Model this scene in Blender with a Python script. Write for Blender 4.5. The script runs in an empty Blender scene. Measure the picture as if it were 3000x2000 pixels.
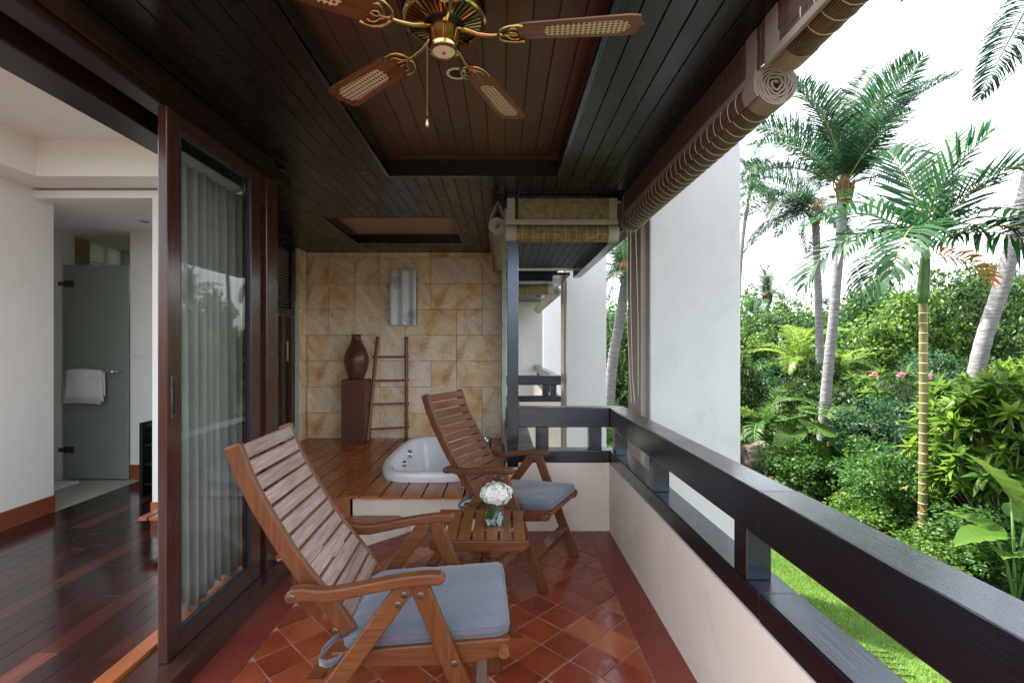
import bpy, bmesh, math, random
import numpy as np
from mathutils import Vector, Matrix, Euler
R = math.radians
scene = bpy.context.scene
col = scene.collection

# ------------------------------------------------------------------ camera
cam_d = bpy.data.cameras.new('camera')
cam_d.lens = 17.16; cam_d.sensor_width = 36.0
cam_d.shift_x = 0.0103; cam_d.shift_y = 0.005
cam_d.clip_start = 0.02; cam_d.clip_end = 2000
cam = bpy.data.objects.new('camera', cam_d); col.objects.link(cam)
cam.location = (0, 0, 1.3); cam.rotation_euler = (R(90), 0, 0)
scene.camera = cam

# ------------------------------------------------------------------ world and sun
SUN_DIR = Vector((-0.37, 0.32, 0.87)).normalized()      # towards the sun
w = bpy.data.worlds.new('World'); scene.world = w; w.use_nodes = True
nt = w.node_tree; nt.nodes.clear()
sky = nt.nodes.new('ShaderNodeTexSky'); sky.sky_type = 'NISHITA'; sky.sun_disc = False
sky.sun_elevation = math.asin(SUN_DIR.z); sky.sun_rotation = math.atan2(SUN_DIR.x, SUN_DIR.y)
sky.air_density = 1.0; sky.dust_density = 2.5; sky.ozone_density = 1.0
hsv = nt.nodes.new('ShaderNodeHueSaturation'); hsv.inputs['Saturation'].default_value = 0.27
bg = nt.nodes.new('ShaderNodeBackground'); bg.inputs['Strength'].default_value = 0.15
wo = nt.nodes.new('ShaderNodeOutputWorld')
nt.links.new(sky.outputs[0], hsv.inputs['Color']); nt.links.new(hsv.outputs[0], bg.inputs[0]); nt.links.new(bg.outputs[0], wo.inputs[0])
sd = bpy.data.lights.new('sun', 'SUN'); sd.energy = 4.2; sd.angle = R(0.6); sd.color = (1.0, 0.95, 0.87)
sun = bpy.data.objects.new('sun', sd); col.objects.link(sun)
sun.rotation_euler = (-SUN_DIR).to_track_quat('-Z', 'Y').to_euler()
vs = scene.view_settings
vs.view_transform = 'Standard'; vs.look = 'None'; vs.exposure = 2.45; vs.gamma = 1.0; vs.use_curve_mapping = False
scene.render.engine = 'CYCLES'
cy = scene.cycles
cy.max_bounces = 6; cy.diffuse_bounces = 4; cy.glossy_bounces = 3; cy.transmission_bounces = 4; cy.transparent_max_bounces = 8

# ------------------------------------------------------------------ materials
MATS = {}
def _n(nt, t, **kw):
    n = nt.nodes.new('ShaderNode' + t)
    for k, v in kw.items(): setattr(n, k, v)
    return n
def mat(name, c1, c2=None, rough=0.5, scale=6.0, stretch=(1, 1, 1), bump=0.0, bump_scale=None, rnd=0.0, coat=0.0,
        metal=0.0, spec=0.30, detail=6.0, distort=0.0, lo=0.35, hi=0.65, rvar=0.0, coat_rough=0.12, c3=None, sheen=0.0, bdist=0.01, tint=None, wear=0.0):
    """plain procedural material: two colours mixed by (stretched) noise, random value per object, fine bump"""
    if name in MATS: return MATS[name]
    m = bpy.data.materials.new(name); m.use_nodes = True; MATS[name] = m
    nt = m.node_tree; nt.nodes.clear()
    out = _n(nt, 'OutputMaterial'); b = _n(nt, 'BsdfPrincipled')
    nt.links.new(b.outputs[0], out.inputs[0])
    b.inputs['Roughness'].default_value = rough; b.inputs['Metallic'].default_value = metal
    b.inputs['Specular IOR Level'].default_value = spec
    b.inputs['Coat Weight'].default_value = coat; b.inputs['Coat Roughness'].default_value = coat_rough
    if tint: b.inputs['Specular Tint'].default_value = (*tint, 1)
    if sheen: b.inputs['Sheen Weight'].default_value = sheen
    if c2 is None: c2 = c1
    tc = _n(nt, 'TexCoord'); oi = _n(nt, 'ObjectInfo')
    off = _n(nt, 'VectorMath', operation='MULTIPLY_ADD')
    cmb = _n(nt, 'CombineXYZ')
    for i in range(3): nt.links.new(oi.outputs['Random'], cmb.inputs[i])
    nt.links.new(cmb.outputs[0], off.inputs[0]); off.inputs[1].default_value = (37, 53, 71)
    nt.links.new(tc.outputs['Object'], off.inputs[2])
    mp = _n(nt, 'Mapping'); mp.inputs['Scale'].default_value = stretch
    nt.links.new(off.outputs[0], mp.inputs[0])
    no = _n(nt, 'TexNoise'); no.inputs['Scale'].default_value = scale; no.inputs['Detail'].default_value = detail
    no.inputs['Distortion'].default_value = distort
    nt.links.new(mp.outputs[0], no.inputs['Vector'])
    rp = _n(nt, 'ValToRGB'); e = rp.color_ramp.elements
    e[0].position = lo; e[0].color = (*c1, 1); e[1].position = hi; e[1].color = (*c2, 1)
    if c3:
        x = e.new((lo + hi) / 2); x.color = (*c3, 1)
    nt.links.new(no.outputs['Fac'], rp.inputs[0])
    last = rp.outputs[0]
    if rnd:
        mr = _n(nt, 'MapRange'); mr.inputs[3].default_value = 1 - rnd; mr.inputs[4].default_value = 1 + rnd
        nt.links.new(oi.outputs['Random'], mr.inputs[0])
        h = _n(nt, 'HueSaturation'); nt.links.new(mr.outputs[0], h.inputs['Value']); nt.links.new(last, h.inputs['Color'])
        last = h.outputs[0]
    if wear:
        n7 = _n(nt, 'TexNoise'); n7.inputs['Scale'].default_value = 2.6; n7.inputs['Detail'].default_value = 11; n7.inputs['Roughness'].default_value = .72; n7.inputs['Distortion'].default_value = .6
        nt.links.new(off.outputs[0], n7.inputs['Vector'])
        r7_ = _n(nt, 'ValToRGB'); e7 = r7_.color_ramp.elements; e7[0].position = .52; e7[0].color = (1, 1, 1, 1); e7[1].position = .72; e7[1].color = (1 - wear, 1 - wear * 1.05, 1 - wear * 1.15, 1)
        nt.links.new(n7.outputs['Fac'], r7_.inputs[0]); m7_ = _n(nt, 'MixRGB', blend_type='MULTIPLY'); m7_.inputs[0].default_value = 1
        nt.links.new(last, m7_.inputs[1]); nt.links.new(r7_.outputs[0], m7_.inputs[2]); last = m7_.outputs[0]
    nt.links.new(last, b.inputs['Base Color'])
    if rvar:
        n3 = _n(nt, 'TexNoise'); n3.inputs['Scale'].default_value = 3.0; n3.inputs['Detail'].default_value = 4
        nt.links.new(off.outputs[0], n3.inputs['Vector'])
        r3 = _n(nt, 'MapRange'); r3.inputs[1].default_value = .3; r3.inputs[2].default_value = .7
        r3.inputs[3].default_value = max(.02, rough - rvar); r3.inputs[4].default_value = rough + rvar
        nt.links.new(n3.outputs['Fac'], r3.inputs[0]); nt.links.new(r3.outputs[0], b.inputs['Roughness'])
    if bump:
        n2 = _n(nt, 'TexNoise'); n2.inputs['Scale'].default_value = bump_scale or scale * 3; n2.inputs['Detail'].default_value = 5
        nt.links.new(mp.outputs[0], n2.inputs['Vector'])
        bp = _n(nt, 'Bump'); bp.inputs['Strength'].default_value = bump; bp.inputs['Distance'].default_value = bdist
        nt.links.new(n2.outputs['Fac'], bp.inputs['Height']); nt.links.new(bp.outputs[0], b.inputs['Normal'])
        if coat: nt.links.new(bp.outputs[0], b.inputs['Coat Normal'])
    return m

GX, GY, GZ = (1, 20, 20), (20, 1, 20), (20, 20, 1)      # wood grain along x, y or z
M_PAINT = mat('dark_painted_wood', (.0035, .0036, .0058), (.0075, .0065, .0085), rough=.22, scale=5, spec=1.0, tint=(.62, .78, 1.0), stretch=GY, bump=.10, bump_scale=10, rvar=.08, coat=.25, coat_rough=.25)
M_PAINTX = mat('dark_painted_wood_cross', (.0035, .0036, .0058), (.0075, .0065, .0085), rough=.22, scale=5, spec=1.0, tint=(.62, .78, 1.0), stretch=GX, bump=.10, bump_scale=10, rvar=.08, coat=.25, coat_rough=.25)
M_PAINTZ = mat('dark_painted_wood_upright', (.0035, .0036, .0058), (.0075, .0065, .0085), rough=.22, scale=5, spec=1.0, tint=(.62, .78, 1.0), stretch=GZ, bump=.10, bump_scale=10, rvar=.08, coat=.25, coat_rough=.25)
M_SOFF = mat('dark_soffit_boards', (.006, .007, .012), (.011, .012, .018), rough=.5, spec=.12, scale=5, stretch=GY, bump=.05, bump_scale=20, rnd=.2)
M_CEIL = mat('stained_ceiling_boards', (.009, .0068, .0068), (.017, .0125, .0118), spec=.45, rough=.27, scale=5, stretch=GY, bump=.08, bump_scale=20, rnd=.25, rvar=.07)
M_CEIL2 = mat('brown_tray_boards', (.098, .056, .043), (.124, .071, .054), rough=.42, scale=4, stretch=GY, bump=.05, bump_scale=20, rnd=.1)
M_CEIL3 = mat('pink_brown_panel', (.36, .18, .135), (.42, .21, .16), rough=.45, scale=4, stretch=GX, bump=.04, rnd=.05)
M_BACK = mat('dark_backing', (.008, .006, .005), rough=.8)
M_DOOR = mat('dark_brown_lacquer', (.040, .015, .011), (.062, .023, .016), rough=.24, scale=4, stretch=GZ, bump=.05, bump_scale=22, coat=.3, rvar=.05)
M_DOORY = mat('dark_brown_lacquer_long', (.040, .015, .011), (.062, .023, .016), rough=.24, scale=4, stretch=GY, bump=.05, bump_scale=22, coat=.3, rvar=.05)
M_HEADER = mat('dark_brown_header', (.016, .007, .005), (.024, .010, .007), rough=.35, scale=4, stretch=GY, bump=.05, bump_scale=22)
M_THRESH = mat('orange_threshold', (.30, .085, .030), (.40, .13, .045), rough=.3, scale=4, stretch=GY, bump=.05, coat=.3)
M_WHITE = mat('white_plaster', (.70, .68, .68), (.76, .74, .74), rough=.75, scale=1.3, bump=.06, bump_scale=60, rnd=.01)
M_PARA = mat('pinkish_white_plaster', (.62, .535, .465), (.70, .62, .55), wear=.16, rough=.7, scale=2.4, lo=.25, hi=.68, bump=.10, bump_scale=45)
M_EXT = mat('exterior_white_plaster', (.475, .48, .50), (.525, .53, .55), wear=.12, rough=.8, scale=1.6, stretch=(1.8, 1.8, .6), lo=.25, hi=.75, bump=.12, bump_scale=40)
M_SIDE_SHADE = mat('shaded_side_plaster', (.37, .315, .285), (.43, .37, .335), rough=.75, scale=2, bump=.08, bump_scale=40)  # grey brown stands in for shade on the white walls' side faces
M_ROOM = mat('room_wall_paint', (.83, .84, .81), (.86, .87, .84), wear=.05, rough=.65, scale=1.0, bump=.05, bump_scale=70)
M_RCEIL = mat('room_ceiling_paint', (.84, .85, .82), (.87, .88, .85), wear=.03, rough=.7, scale=1.0, bump=.04, bump_scale=70)
M_BASE = mat('brown_skirting', (.21, .060, .028), (.28, .085, .040), rough=.35, scale=4, stretch=GY, bump=.04, coat=.2)
M_GROUT = mat('pink_grout', (.24, .125, .10), (.38, .25, .215), rough=.7, scale=12, bump=.2)
M_BORDER = mat('red_painted_screed', (.17, .030, .021), (.215, .043, .030), wear=.25, rough=.30, scale=2.2, bump=.06, bump_scale=30, rvar=.1, coat=.15)
M_DECK = mat('oiled_hardwood_deck', (.285, .080, .021), (.40, .128, .038), rough=.26, scale=1.4, stretch=(34, 1, 34), bump=.03, bump_scale=12, rnd=.18, coat=.2, rvar=.1)
M_DECKD = mat('oiled_hardwood_diagonal', (.22, .075, .030), (.34, .13, .055), rough=.32, scale=3.2, stretch=(6, 6, 6), bump=.08, rnd=.15, coat=.2)
M_TEAK = mat('chair_hardwood', (.086, .029, .010), (.130, .047, .016), rough=.38, scale=5, stretch=GX, bump=.12, bump_scale=12, rnd=.12, coat=.06, rvar=.08)
M_TEAKZ = mat('chair_hardwood_upright', (.086, .029, .010), (.130, .047, .016), rough=.38, scale=5, stretch=GZ, bump=.12, bump_scale=12, rnd=.10, coat=.05, rvar=.08)
M_TEAKY = mat('chair_hardwood_cross', (.105, .036, .015), (.165, .062, .026), rough=.30, scale=5, stretch=GY, bump=.12, bump_scale=12, rnd=.12, coat=.25, rvar=.08)
M_WORN_SHEEN = mat('worn_sky_sheen_slats', (.17, .098, .074), (.33, .235, .205), rough=.33, scale=6, stretch=GY, bump=.25, bump_scale=10, rnd=.12, coat=.3, rvar=.1, lo=.3, hi=.7)  # worn wood, with the silvery sky reflection mixed into its base colour
M_TABLE = mat('table_hardwood', (.145, .052, .015), (.215, .084, .027), rough=.38, scale=5, stretch=GY, bump=.10, bump_scale=12, rnd=.12, coat=.15)
M_CUSH = mat('blue_grey_canvas', (.088, .103, .132), (.104, .119, .148), wear=.12, rough=.85, scale=3, bump=.30, bump_scale=26, sheen=.3)
M_CUSHS = mat('grey_violet_canvas', (.078, .080, .110), (.094, .096, .126), rough=.85, scale=3, bump=.10, bump_scale=220, sheen=.3)
M_STEEL = mat('dull_steel', (.16, .14, .11), (.09, .08, .065), rough=.42, metal=1.0, scale=30)
M_CHROME = mat('chrome', (.75, .76, .78), rough=.08, metal=1.0)
M_BRASS = mat('polished_brass', (.62, .44, .20), (.50, .33, .15), rough=.16, metal=1.0, scale=9)
M_BRASSD = mat('antique_brass', (.24, .15, .075), (.33, .21, .10), rough=.24, metal=1.0, scale=9)
M_BLADE = mat('fan_blade_wood', (.105, .043, .018), (.205, .094, .042), rough=.38, scale=5, stretch=(1, 16, 10), bump=.05, rnd=.06, coat=.15, distort=.6)
M_GLAZE = mat('white_acrylic', (.82, .84, .87), rough=.12, coat=.5)
M_WPLAST = mat('white_plastic', (.78, .77, .74), rough=.35)
M_TERRAV = mat('brown_glazed_pot', (.085, .028, .017), (.16, .055, .030), rough=.30, scale=14, bump=.25, bump_scale=55, coat=.4)
M_PED = mat('pedestal_brown_paint', (.125, .050, .036), (.15, .060, .044), rough=.4, scale=3, stretch=GZ, bump=.05)
M_BAMB = mat('red_brown_bamboo', (.165, .052, .024), (.26, .090, .040), rough=.35, scale=7, stretch=GZ, bump=.1, coat=.3, rnd=.1)
M_TRIM = mat('grey_canvas_trim', (.36, .335, .30), (.42, .39, .35), rough=.9, scale=5, bump=.2, bump_scale=160)
M_TRIMB = mat('brown_canvas_trim', (.225, .185, .165), (.28, .235, .21), rough=.9, scale=5, bump=.2, bump_scale=160)
M_CORD = mat('pale_cotton_cord', (.50, .45, .36), (.58, .53, .44), rough=.9, scale=30)
M_CURT = mat('sheer_grey_curtain', (.25, .25, .23), (.30, .30, .275), rough=.9, scale=3, stretch=(8, 8, 1), bump=.08, bump_scale=90)
M_TOWEL = mat('white_towel', (.82, .81, .84), (.86, .85, .87), rough=1.0, scale=20, bump=.6, bump_scale=120, sheen=.4)
M_BTILE = mat('beige_floor_tile', (.50, .47, .40), (.55, .52, .45), rough=.3, scale=3, bump=.03)
M_STILE = mat('tan_shower_tile', (.42, .31, .19), (.50, .38, .25), rough=.4, scale=9, bump=.1)
M_RUBBER = mat('black_lacquer', (.008, .008, .010), rough=.35)
M_SHOWERW = mat('shower_back_wall', (.36, .40, .36), (.42, .45, .40), rough=.5, scale=1.2)
M_EDGE = mat('pale_blue_green_stone', (.36, .41, .40), (.47, .51, .49), rough=.7, scale=7, bump=.35, bump_scale=25)
M_SOIL = mat('bed_soil', (.020, .022, .010), (.045, .042, .020), rough=.95, scale=2.0, bump=.6, bump_scale=12)
M_LAWN = mat('lawn_soil', (.055, .110, .018), (.085, .160, .030), rough=.95, scale=5, bump=.4, bump_scale=40)
M_ROCK = mat('weathered_boulder', (.045, .037, .028), (.11, .094, .075), rough=.9, scale=2.2, bump=.9, bump_scale=9, bdist=.05)
M_PTRUNK = mat('palm_bark', (.13, .125, .125), (.225, .22, .225), rough=.9, scale=4, stretch=(1, 1, 7), bump=.6, bump_scale=6, bdist=.03)
M_TRUNK = mat('tree_bark', (.06, .048, .036), (.13, .105, .08), rough=.95, scale=6, stretch=(2, 2, .6), bump=.7, bump_scale=16, bdist=.03)
M_ARECA = mat('green_ringed_trunk', (.10, .115, .030), (.20, .165, .060), rough=.45, scale=3, stretch=(1, 1, .5), bump=.1)
M_RING = mat('pale_leaf_scar', (.50, .48, .36), (.60, .57, .45), rough=.8, scale=20)
M_SHAFT = mat('green_crownshaft', (.05, .12, .028), (.085, .17, .045), rough=.35, scale=3, stretch=(3, 3, .4))
M_FIBRE = mat('brown_palm_fibre', (.13, .075, .035), (.24, .15, .075), rough=.95, scale=9, bump=.6, bump_scale=20)
M_COCO = mat('frond_stalk', (.16, .19, .045), (.24, .23, .07), rough=.5, scale=5)
M_GRAVEL = mat('grey_glass_gravel', (.38, .42, .44), (.62, .67, .70), rough=.3, scale=90, bump=.7, bump_scale=90)
M_PETAL = mat('white_petals', (.52, .55, .47), (.66, .68, .63), rough=.6, scale=20)

def leafmat(name, c1, c2, trans=.45, rough=.42, sat=1.0):
    m = bpy.data.materials.new(name); m.use_nodes = True; MATS[name] = m
    nt = m.node_tree; nt.nodes.clear()
    out = _n(nt, 'OutputMaterial')
    g = _n(nt, 'NewGeometry'); oi = _n(nt, 'ObjectInfo')
    rp = _n(nt, 'ValToRGB'); e = rp.color_ramp.elements
    e[0].position = 0; e[0].color = (*c1, 1); e[1].position = 1; e[1].color = (*c2, 1)
    nt.links.new(g.outputs['Random Per Island'], rp.inputs[0])
    mr = _n(nt, 'MapRange'); mr.inputs[3].default_value = .8; mr.inputs[4].default_value = 1.2
    nt.links.new(oi.outputs['Random'], mr.inputs[0])
    h = _n(nt, 'HueSaturation'); nt.links.new(rp.outputs[0], h.inputs['Color']); nt.links.new(mr.outputs[0], h.inputs['Value'])
    h.inputs['Saturation'].default_value = sat
    if name == 'lawn_blades':
        tc = _n(nt, 'TexCoord'); no = _n(nt, 'TexNoise'); no.inputs['Scale'].default_value = 1.7; no.inputs['Detail'].default_value = 4
        nt.links.new(tc.outputs['Object'], no.inputs['Vector']); r9 = _n(nt, 'ValToRGB'); e9 = r9.color_ramp.elements
        e9[0].position = .35; e9[0].color = (.72, .80, .7, 1); e9[1].position = .68; e9[1].color = (1.15, 1.08, 1.0, 1)
        nt.links.new(no.outputs['Fac'], r9.inputs[0]); mm = _n(nt, 'MixRGB', blend_type='MULTIPLY'); mm.inputs[0].default_value = 1
        nt.links.new(rp.outputs[0], mm.inputs[1]); nt.links.new(r9.outputs[0], mm.inputs[2]); nt.links.new(mm.outputs[0], h.inputs['Color'])
    b = _n(nt, 'BsdfPrincipled'); b.inputs['Roughness'].default_value = rough; b.inputs['Specular IOR Level'].default_value = .22
    nt.links.new(h.outputs[0], b.inputs['Base Color'])
    t = _n(nt, 'BsdfTranslucent')
    h2 = _n(nt, 'HueSaturation'); h2.inputs['Hue'].default_value = .485; h2.inputs['Value'].default_value = 1.9
    nt.links.new(h.outputs[0], h2.inputs['Color']); nt.links.new(h2.outputs[0], t.inputs[0])
    mx = _n(nt, 'MixShader'); mx.inputs[0].default_value = trans
    nt.links.new(b.outputs[0], mx.inputs[1]); nt.links.new(t.outputs[0], mx.inputs[2]); nt.links.new(mx.outputs[0], out.inputs[0])
    return m
L_COCO = leafmat('coconut_frond_green', (.011, .036, .019), (.030, .074, .036), trans=.28, rough=.45)
L_ARECA = leafmat('areca_frond_green', (.010, .040, .017), (.026, .078, .028), trans=.25, rough=.48)
L_DEAD = leafmat('orange_dead_frond', (0.2432, 0.0960, 0.0160), (0.3496, 0.1600, 0.0280), trans=.4)
L_DARK = leafmat('dark_green_leaves', (0.0153, 0.0437, 0.0112), (0.0416, 0.0838, 0.0211), trans=.35)
L_MID = leafmat('mid_green_leaves', (0.0209, 0.0680, 0.0143), (0.0523, 0.1210, 0.0233), trans=.4)
L_BLUE = leafmat('blue_green_leaves', (0.0175, 0.0581, 0.0273), (0.0436, 0.1024, 0.0445), trans=.4)
L_LIGHT = leafmat('fresh_green_leaves', (0.0344, 0.0846, 0.0126), (0.0739, 0.1410, 0.0229), trans=.45)
L_YEL = leafmat('yellow_green_leaves', (0.0678, 0.1321, 0.0146), (0.1298, 0.2216, 0.0329), trans=.45)
L_GRASS = leafmat('lawn_blades', (.075, .150, .030), (.150, .260, .065), trans=.35)
L_PINK = leafmat('pink_flower', (.55, .10, .20), (.70, .22, .34), trans=.4)
L_ORANGE = leafmat('orange_flower', (.70, .25, .08), (.80, .42, .20), trans=.4)

def m_terracotta():
    m = mat('terracotta_tile', (.215, .037, .016), (.30, .068, .027), wear=.2, rough=.26, scale=5, bump=.10, bump_scale=24, coat=.35, rvar=.09, coat_rough=.1)
    nt = m.node_tree
    b = next(n for n in nt.nodes if n.type == 'BSDF_PRINCIPLED'); oi = next(n for n in nt.nodes if n.type == 'OBJECT_INFO')
    rp = next(n for n in nt.nodes if n.type == 'VALTORGB')
    r2 = _n(nt, 'ValToRGB'); e = r2.color_ramp.elements
    e[0].position = 0; e[0].color = (.72, .62, .62, 1); e[1].position = 1.0; e[1].color = (1.45, 2.05, 2.0, 1)
    for p, c in ((.35, (.85, .8, .8, 1)), (.8, (1.0, 1.05, 1.0, 1)), (.92, (1.15, 1.45, 1.3, 1))):
        x = e.new(p); x.color = c
    nt.links.new(oi.outputs['Random'], r2.inputs[0])
    mx = _n(nt, 'MixRGB', blend_type='MULTIPLY'); mx.inputs[0].default_value = 1
    nt.links.new(rp.outputs[0], mx.inputs[1]); nt.links.new(r2.outputs[0], mx.inputs[2]); nt.links.new(mx.outputs[0], b.inputs['Base Color'])
    return m
M_TILE = m_terracotta()

def m_plankfloor():
    m = mat('dark_plank_floor', (.024, .0085, .008), (.045, .016, .014), rough=.14, scale=4, stretch=GY, bump=.03, bump_scale=20, coat=.5, rvar=.05, coat_rough=.08)
    nt = m.node_tree
    b = next(n for n in nt.nodes if n.type == 'BSDF_PRINCIPLED'); oi = next(n for n in nt.nodes if n.type == 'OBJECT_INFO')
    rp = next(n for n in nt.nodes if n.type == 'VALTORGB')
    r2 = _n(nt, 'ValToRGB'); e = r2.color_ramp.elements
    e[0].position = 0; e[0].color = (.35, .7, .8, 1); e[1].position = 1.0; e[1].color = (4.4, 3.4, 2.6, 1)
    for p, c in ((.12, (.7, .85, .9, 1)), (.75, (1.15, 1, 1, 1)), (.88, (2.0, 1.5, 1.3, 1))):
        x = e.new(p); x.color = c
    nt.links.new(oi.outputs['Random'], r2.inputs[0])
    mx = _n(nt, 'MixRGB', blend_type='MULTIPLY'); mx.inputs[0].default_value = 1
    nt.links.new(rp.outputs[0], mx.inputs[1]); nt.links.new(r2.outputs[0], mx.inputs[2]); nt.links.new(mx.outputs[0], b.inputs['Base Color'])
    return m
M_PLANKF = m_plankfloor()

def m_sandstone():
    m = bpy.data.materials.new('sandstone'); m.use_nodes = True; nt = m.node_tree; nt.nodes.clear()
    out = _n(nt, 'OutputMaterial'); b = _n(nt, 'BsdfPrincipled'); nt.links.new(b.outputs[0], out.inputs[0])
    b.inputs['Roughness'].default_value = .72
    tc = _n(nt, 'TexCoord'); oi = _n(nt, 'ObjectInfo')
    cmb = _n(nt, 'CombineXYZ')
    for i in range(3): nt.links.new(oi.outputs['Random'], cmb.inputs[i])
    off = _n(nt, 'VectorMath', operation='MULTIPLY_ADD'); off.inputs[1].default_value = (1.2, 0, .9)
    nt.links.new(cmb.outputs[0], off.inputs[0]); nt.links.new(tc.outputs['Object'], off.inputs[2])
    rot = _n(nt, 'Mapping'); nt.links.new(off.outputs[0], rot.inputs[0])
    ra = _n(nt, 'CombineXYZ'); mr = _n(nt, 'MapRange'); mr.inputs[3].default_value = -1.1; mr.inputs[4].default_value = -.3
    nt.links.new(oi.outputs['Random'], mr.inputs[0]); nt.links.new(mr.outputs[0], ra.inputs[1]); nt.links.new(ra.outputs[0], rot.inputs['Rotation'])
    # cloudy ochre staining
    n1 = _n(nt, 'TexNoise'); n1.inputs['Scale'].default_value = 2.6; n1.inputs['Roughness'].default_value = .62; n1.inputs['Detail'].default_value = 10; n1.inputs['Distortion'].default_value = 1.4
    nt.links.new(off.outputs[0], n1.inputs['Vector'])
    rp = _n(nt, 'ValToRGB'); e = rp.color_ramp.elements
    e[0].position = .26; e[0].color = (.62, .36, .15, 1); e[1].position = .66; e[1].color = (.80, .70, .62, 1)
    x = e.new(.40); x.color = (.78, .55, .29, 1); x = e.new(.50); x.color = (.86, .72, .51, 1)
    nt.links.new(n1.outputs['Fac'], rp.inputs[0])
    # lilac tint of some slabs
    mr2 = _n(nt, 'MapRange'); mr2.inputs[1].default_value = .55; mr2.inputs[2].default_value = 1.0; mr2.inputs[4].default_value = .75
    m7 = _n(nt, 'Math', operation='MULTIPLY'); m7.inputs[1].default_value = 7.31; nt.links.new(oi.outputs['Random'], m7.inputs[0])
    fr = _n(nt, 'Math', operation='FRACT'); nt.links.new(m7.outputs[0], fr.inputs[0]); nt.links.new(fr.outputs[0], mr2.inputs[0])
    mx = _n(nt, 'MixRGB'); mx.inputs[2].default_value = (.76, .65, .58, 1)
    nt.links.new(mr2.outputs[0], mx.inputs[0]); nt.links.new(rp.outputs[0], mx.inputs[1])
    # bedding streaks along each slab's own direction
    st1 = _n(nt, 'Mapping'); st1.inputs['Scale'].default_value = (1.2, 1, 7); nt.links.new(rot.outputs[0], st1.inputs[0])
    wv = _n(nt, 'TexNoise'); wv.inputs['Scale'].default_value = 1.6; wv.inputs['Detail'].default_value = 8; wv.inputs['Roughness'].default_value = .62; wv.inputs['Distortion'].default_value = .5
    nt.links.new(st1.outputs[0], wv.inputs['Vector'])
    r2 = _n(nt, 'ValToRGB'); e = r2.color_ramp.elements
    e[0].position = .30; e[0].color = (.60, .47, .44, 1); e[1].position = .56; e[1].color = (1.04, 1.03, 1.0, 1)
    nt.links.new(wv.outputs['Fac'], r2.inputs[0])
    ml0 = _n(nt, 'MixRGB', blend_type='MULTIPLY'); ml0.inputs[0].default_value = .45
    nt.links.new(mx.outputs[0], ml0.inputs[1]); nt.links.new(r2.outputs[0], ml0.inputs[2])
    vn = _n(nt, 'TexNoise'); vn.inputs['Scale'].default_value = 2.1; vn.inputs['Detail'].default_value = 3; vn.inputs['Distortion'].default_value = 2.2
    nt.links.new(off.outputs[0], vn.inputs['Vector'])
    ab = _n(nt, 'Math', operation='SUBTRACT'); ab.inputs[1].default_value = .5; nt.links.new(vn.outputs['Fac'], ab.inputs[0])
    ab2 = _n(nt, 'Math', operation='ABSOLUTE'); nt.links.new(ab.outputs[0], ab2.inputs[0])
    r5 = _n(nt, 'ValToRGB'); e = r5.color_ramp.elements; e[0].position = 0; e[0].color = (.62, .50, .46, 1); e[1].position = .012; e[1].color = (1, 1, 1, 1)
    nt.links.new(ab2.outputs[0], r5.inputs[0])
    ml = _n(nt, 'MixRGB', blend_type='MULTIPLY'); ml.inputs[0].default_value = .6
    nt.links.new(ml0.outputs[0], ml.inputs[1]); nt.links.new(r5.outputs[0], ml.inputs[2])
    hs = _n(nt, 'HueSaturation'); mr3 = _n(nt, 'MapRange'); mr3.inputs[3].default_value = 1.0; mr3.inputs[4].default_value = 1.14
    nt.links.new(fr.outputs[0], mr3.inputs[0]); nt.links.new(mr3.outputs[0], hs.inputs['Value']); nt.links.new(ml.outputs[0], hs.inputs['Color'])
    nt.links.new(hs.outputs[0], b.inputs['Base Color'])
    n4 = _n(nt, 'TexNoise'); n4.inputs['Scale'].default_value = 5; n4.inputs['Detail'].default_value = 9; n4.inputs['Distortion'].default_value = 1.0
    nt.links.new(rot.outputs[0], n4.inputs['Vector'])
    bp = _n(nt, 'Bump'); bp.inputs['Strength'].default_value = .55; bp.inputs['Distance'].default_value = .02
    nt.links.new(n4.outputs['Fac'], bp.inputs['Height']); nt.links.new(bp.outputs[0], b.inputs['Normal'])
    return m
M_STONE = m_sandstone()

def m_glass(name, tint=(.93, .97, .95), refl=.10, f0=None):
    m = bpy.data.materials.new(name); m.use_nodes = True; nt = m.node_tree; nt.nodes.clear()
    out = _n(nt, 'OutputMaterial'); tr = _n(nt, 'BsdfTransparent'); tr.inputs[0].default_value = (*tint, 1)
    gl = _n(nt, 'BsdfGlossy'); gl.inputs['Roughness'].default_value = .01
    fr = _n(nt, 'LayerWeight'); fr.inputs['Blend'].default_value = .5
    pw = _n(nt, 'Math', operation='POWER'); pw.inputs[1].default_value = 5.0; nt.links.new(fr.outputs['Facing'], pw.inputs[0])
    ad = _n(nt, 'Math', operation='ADD'); ad.inputs[1].default_value = refl; ad.use_clamp = True
    nt.links.new(pw.outputs[0], ad.inputs[0])
    mx = _n(nt, 'MixShader'); nt.links.new(ad.outputs[0], mx.inputs[0]); nt.links.new(tr.outputs[0], mx.inputs[1]); nt.links.new(gl.outputs[0], mx.inputs[2])
    nt.links.new(mx.outputs[0], out.inputs[0]); return m
M_GLASS = m_glass('door_glass', (.91, .945, .935), .022)
M_VASEG = m_glass('vase_glass', (.93, .97, .97), .03)
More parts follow.
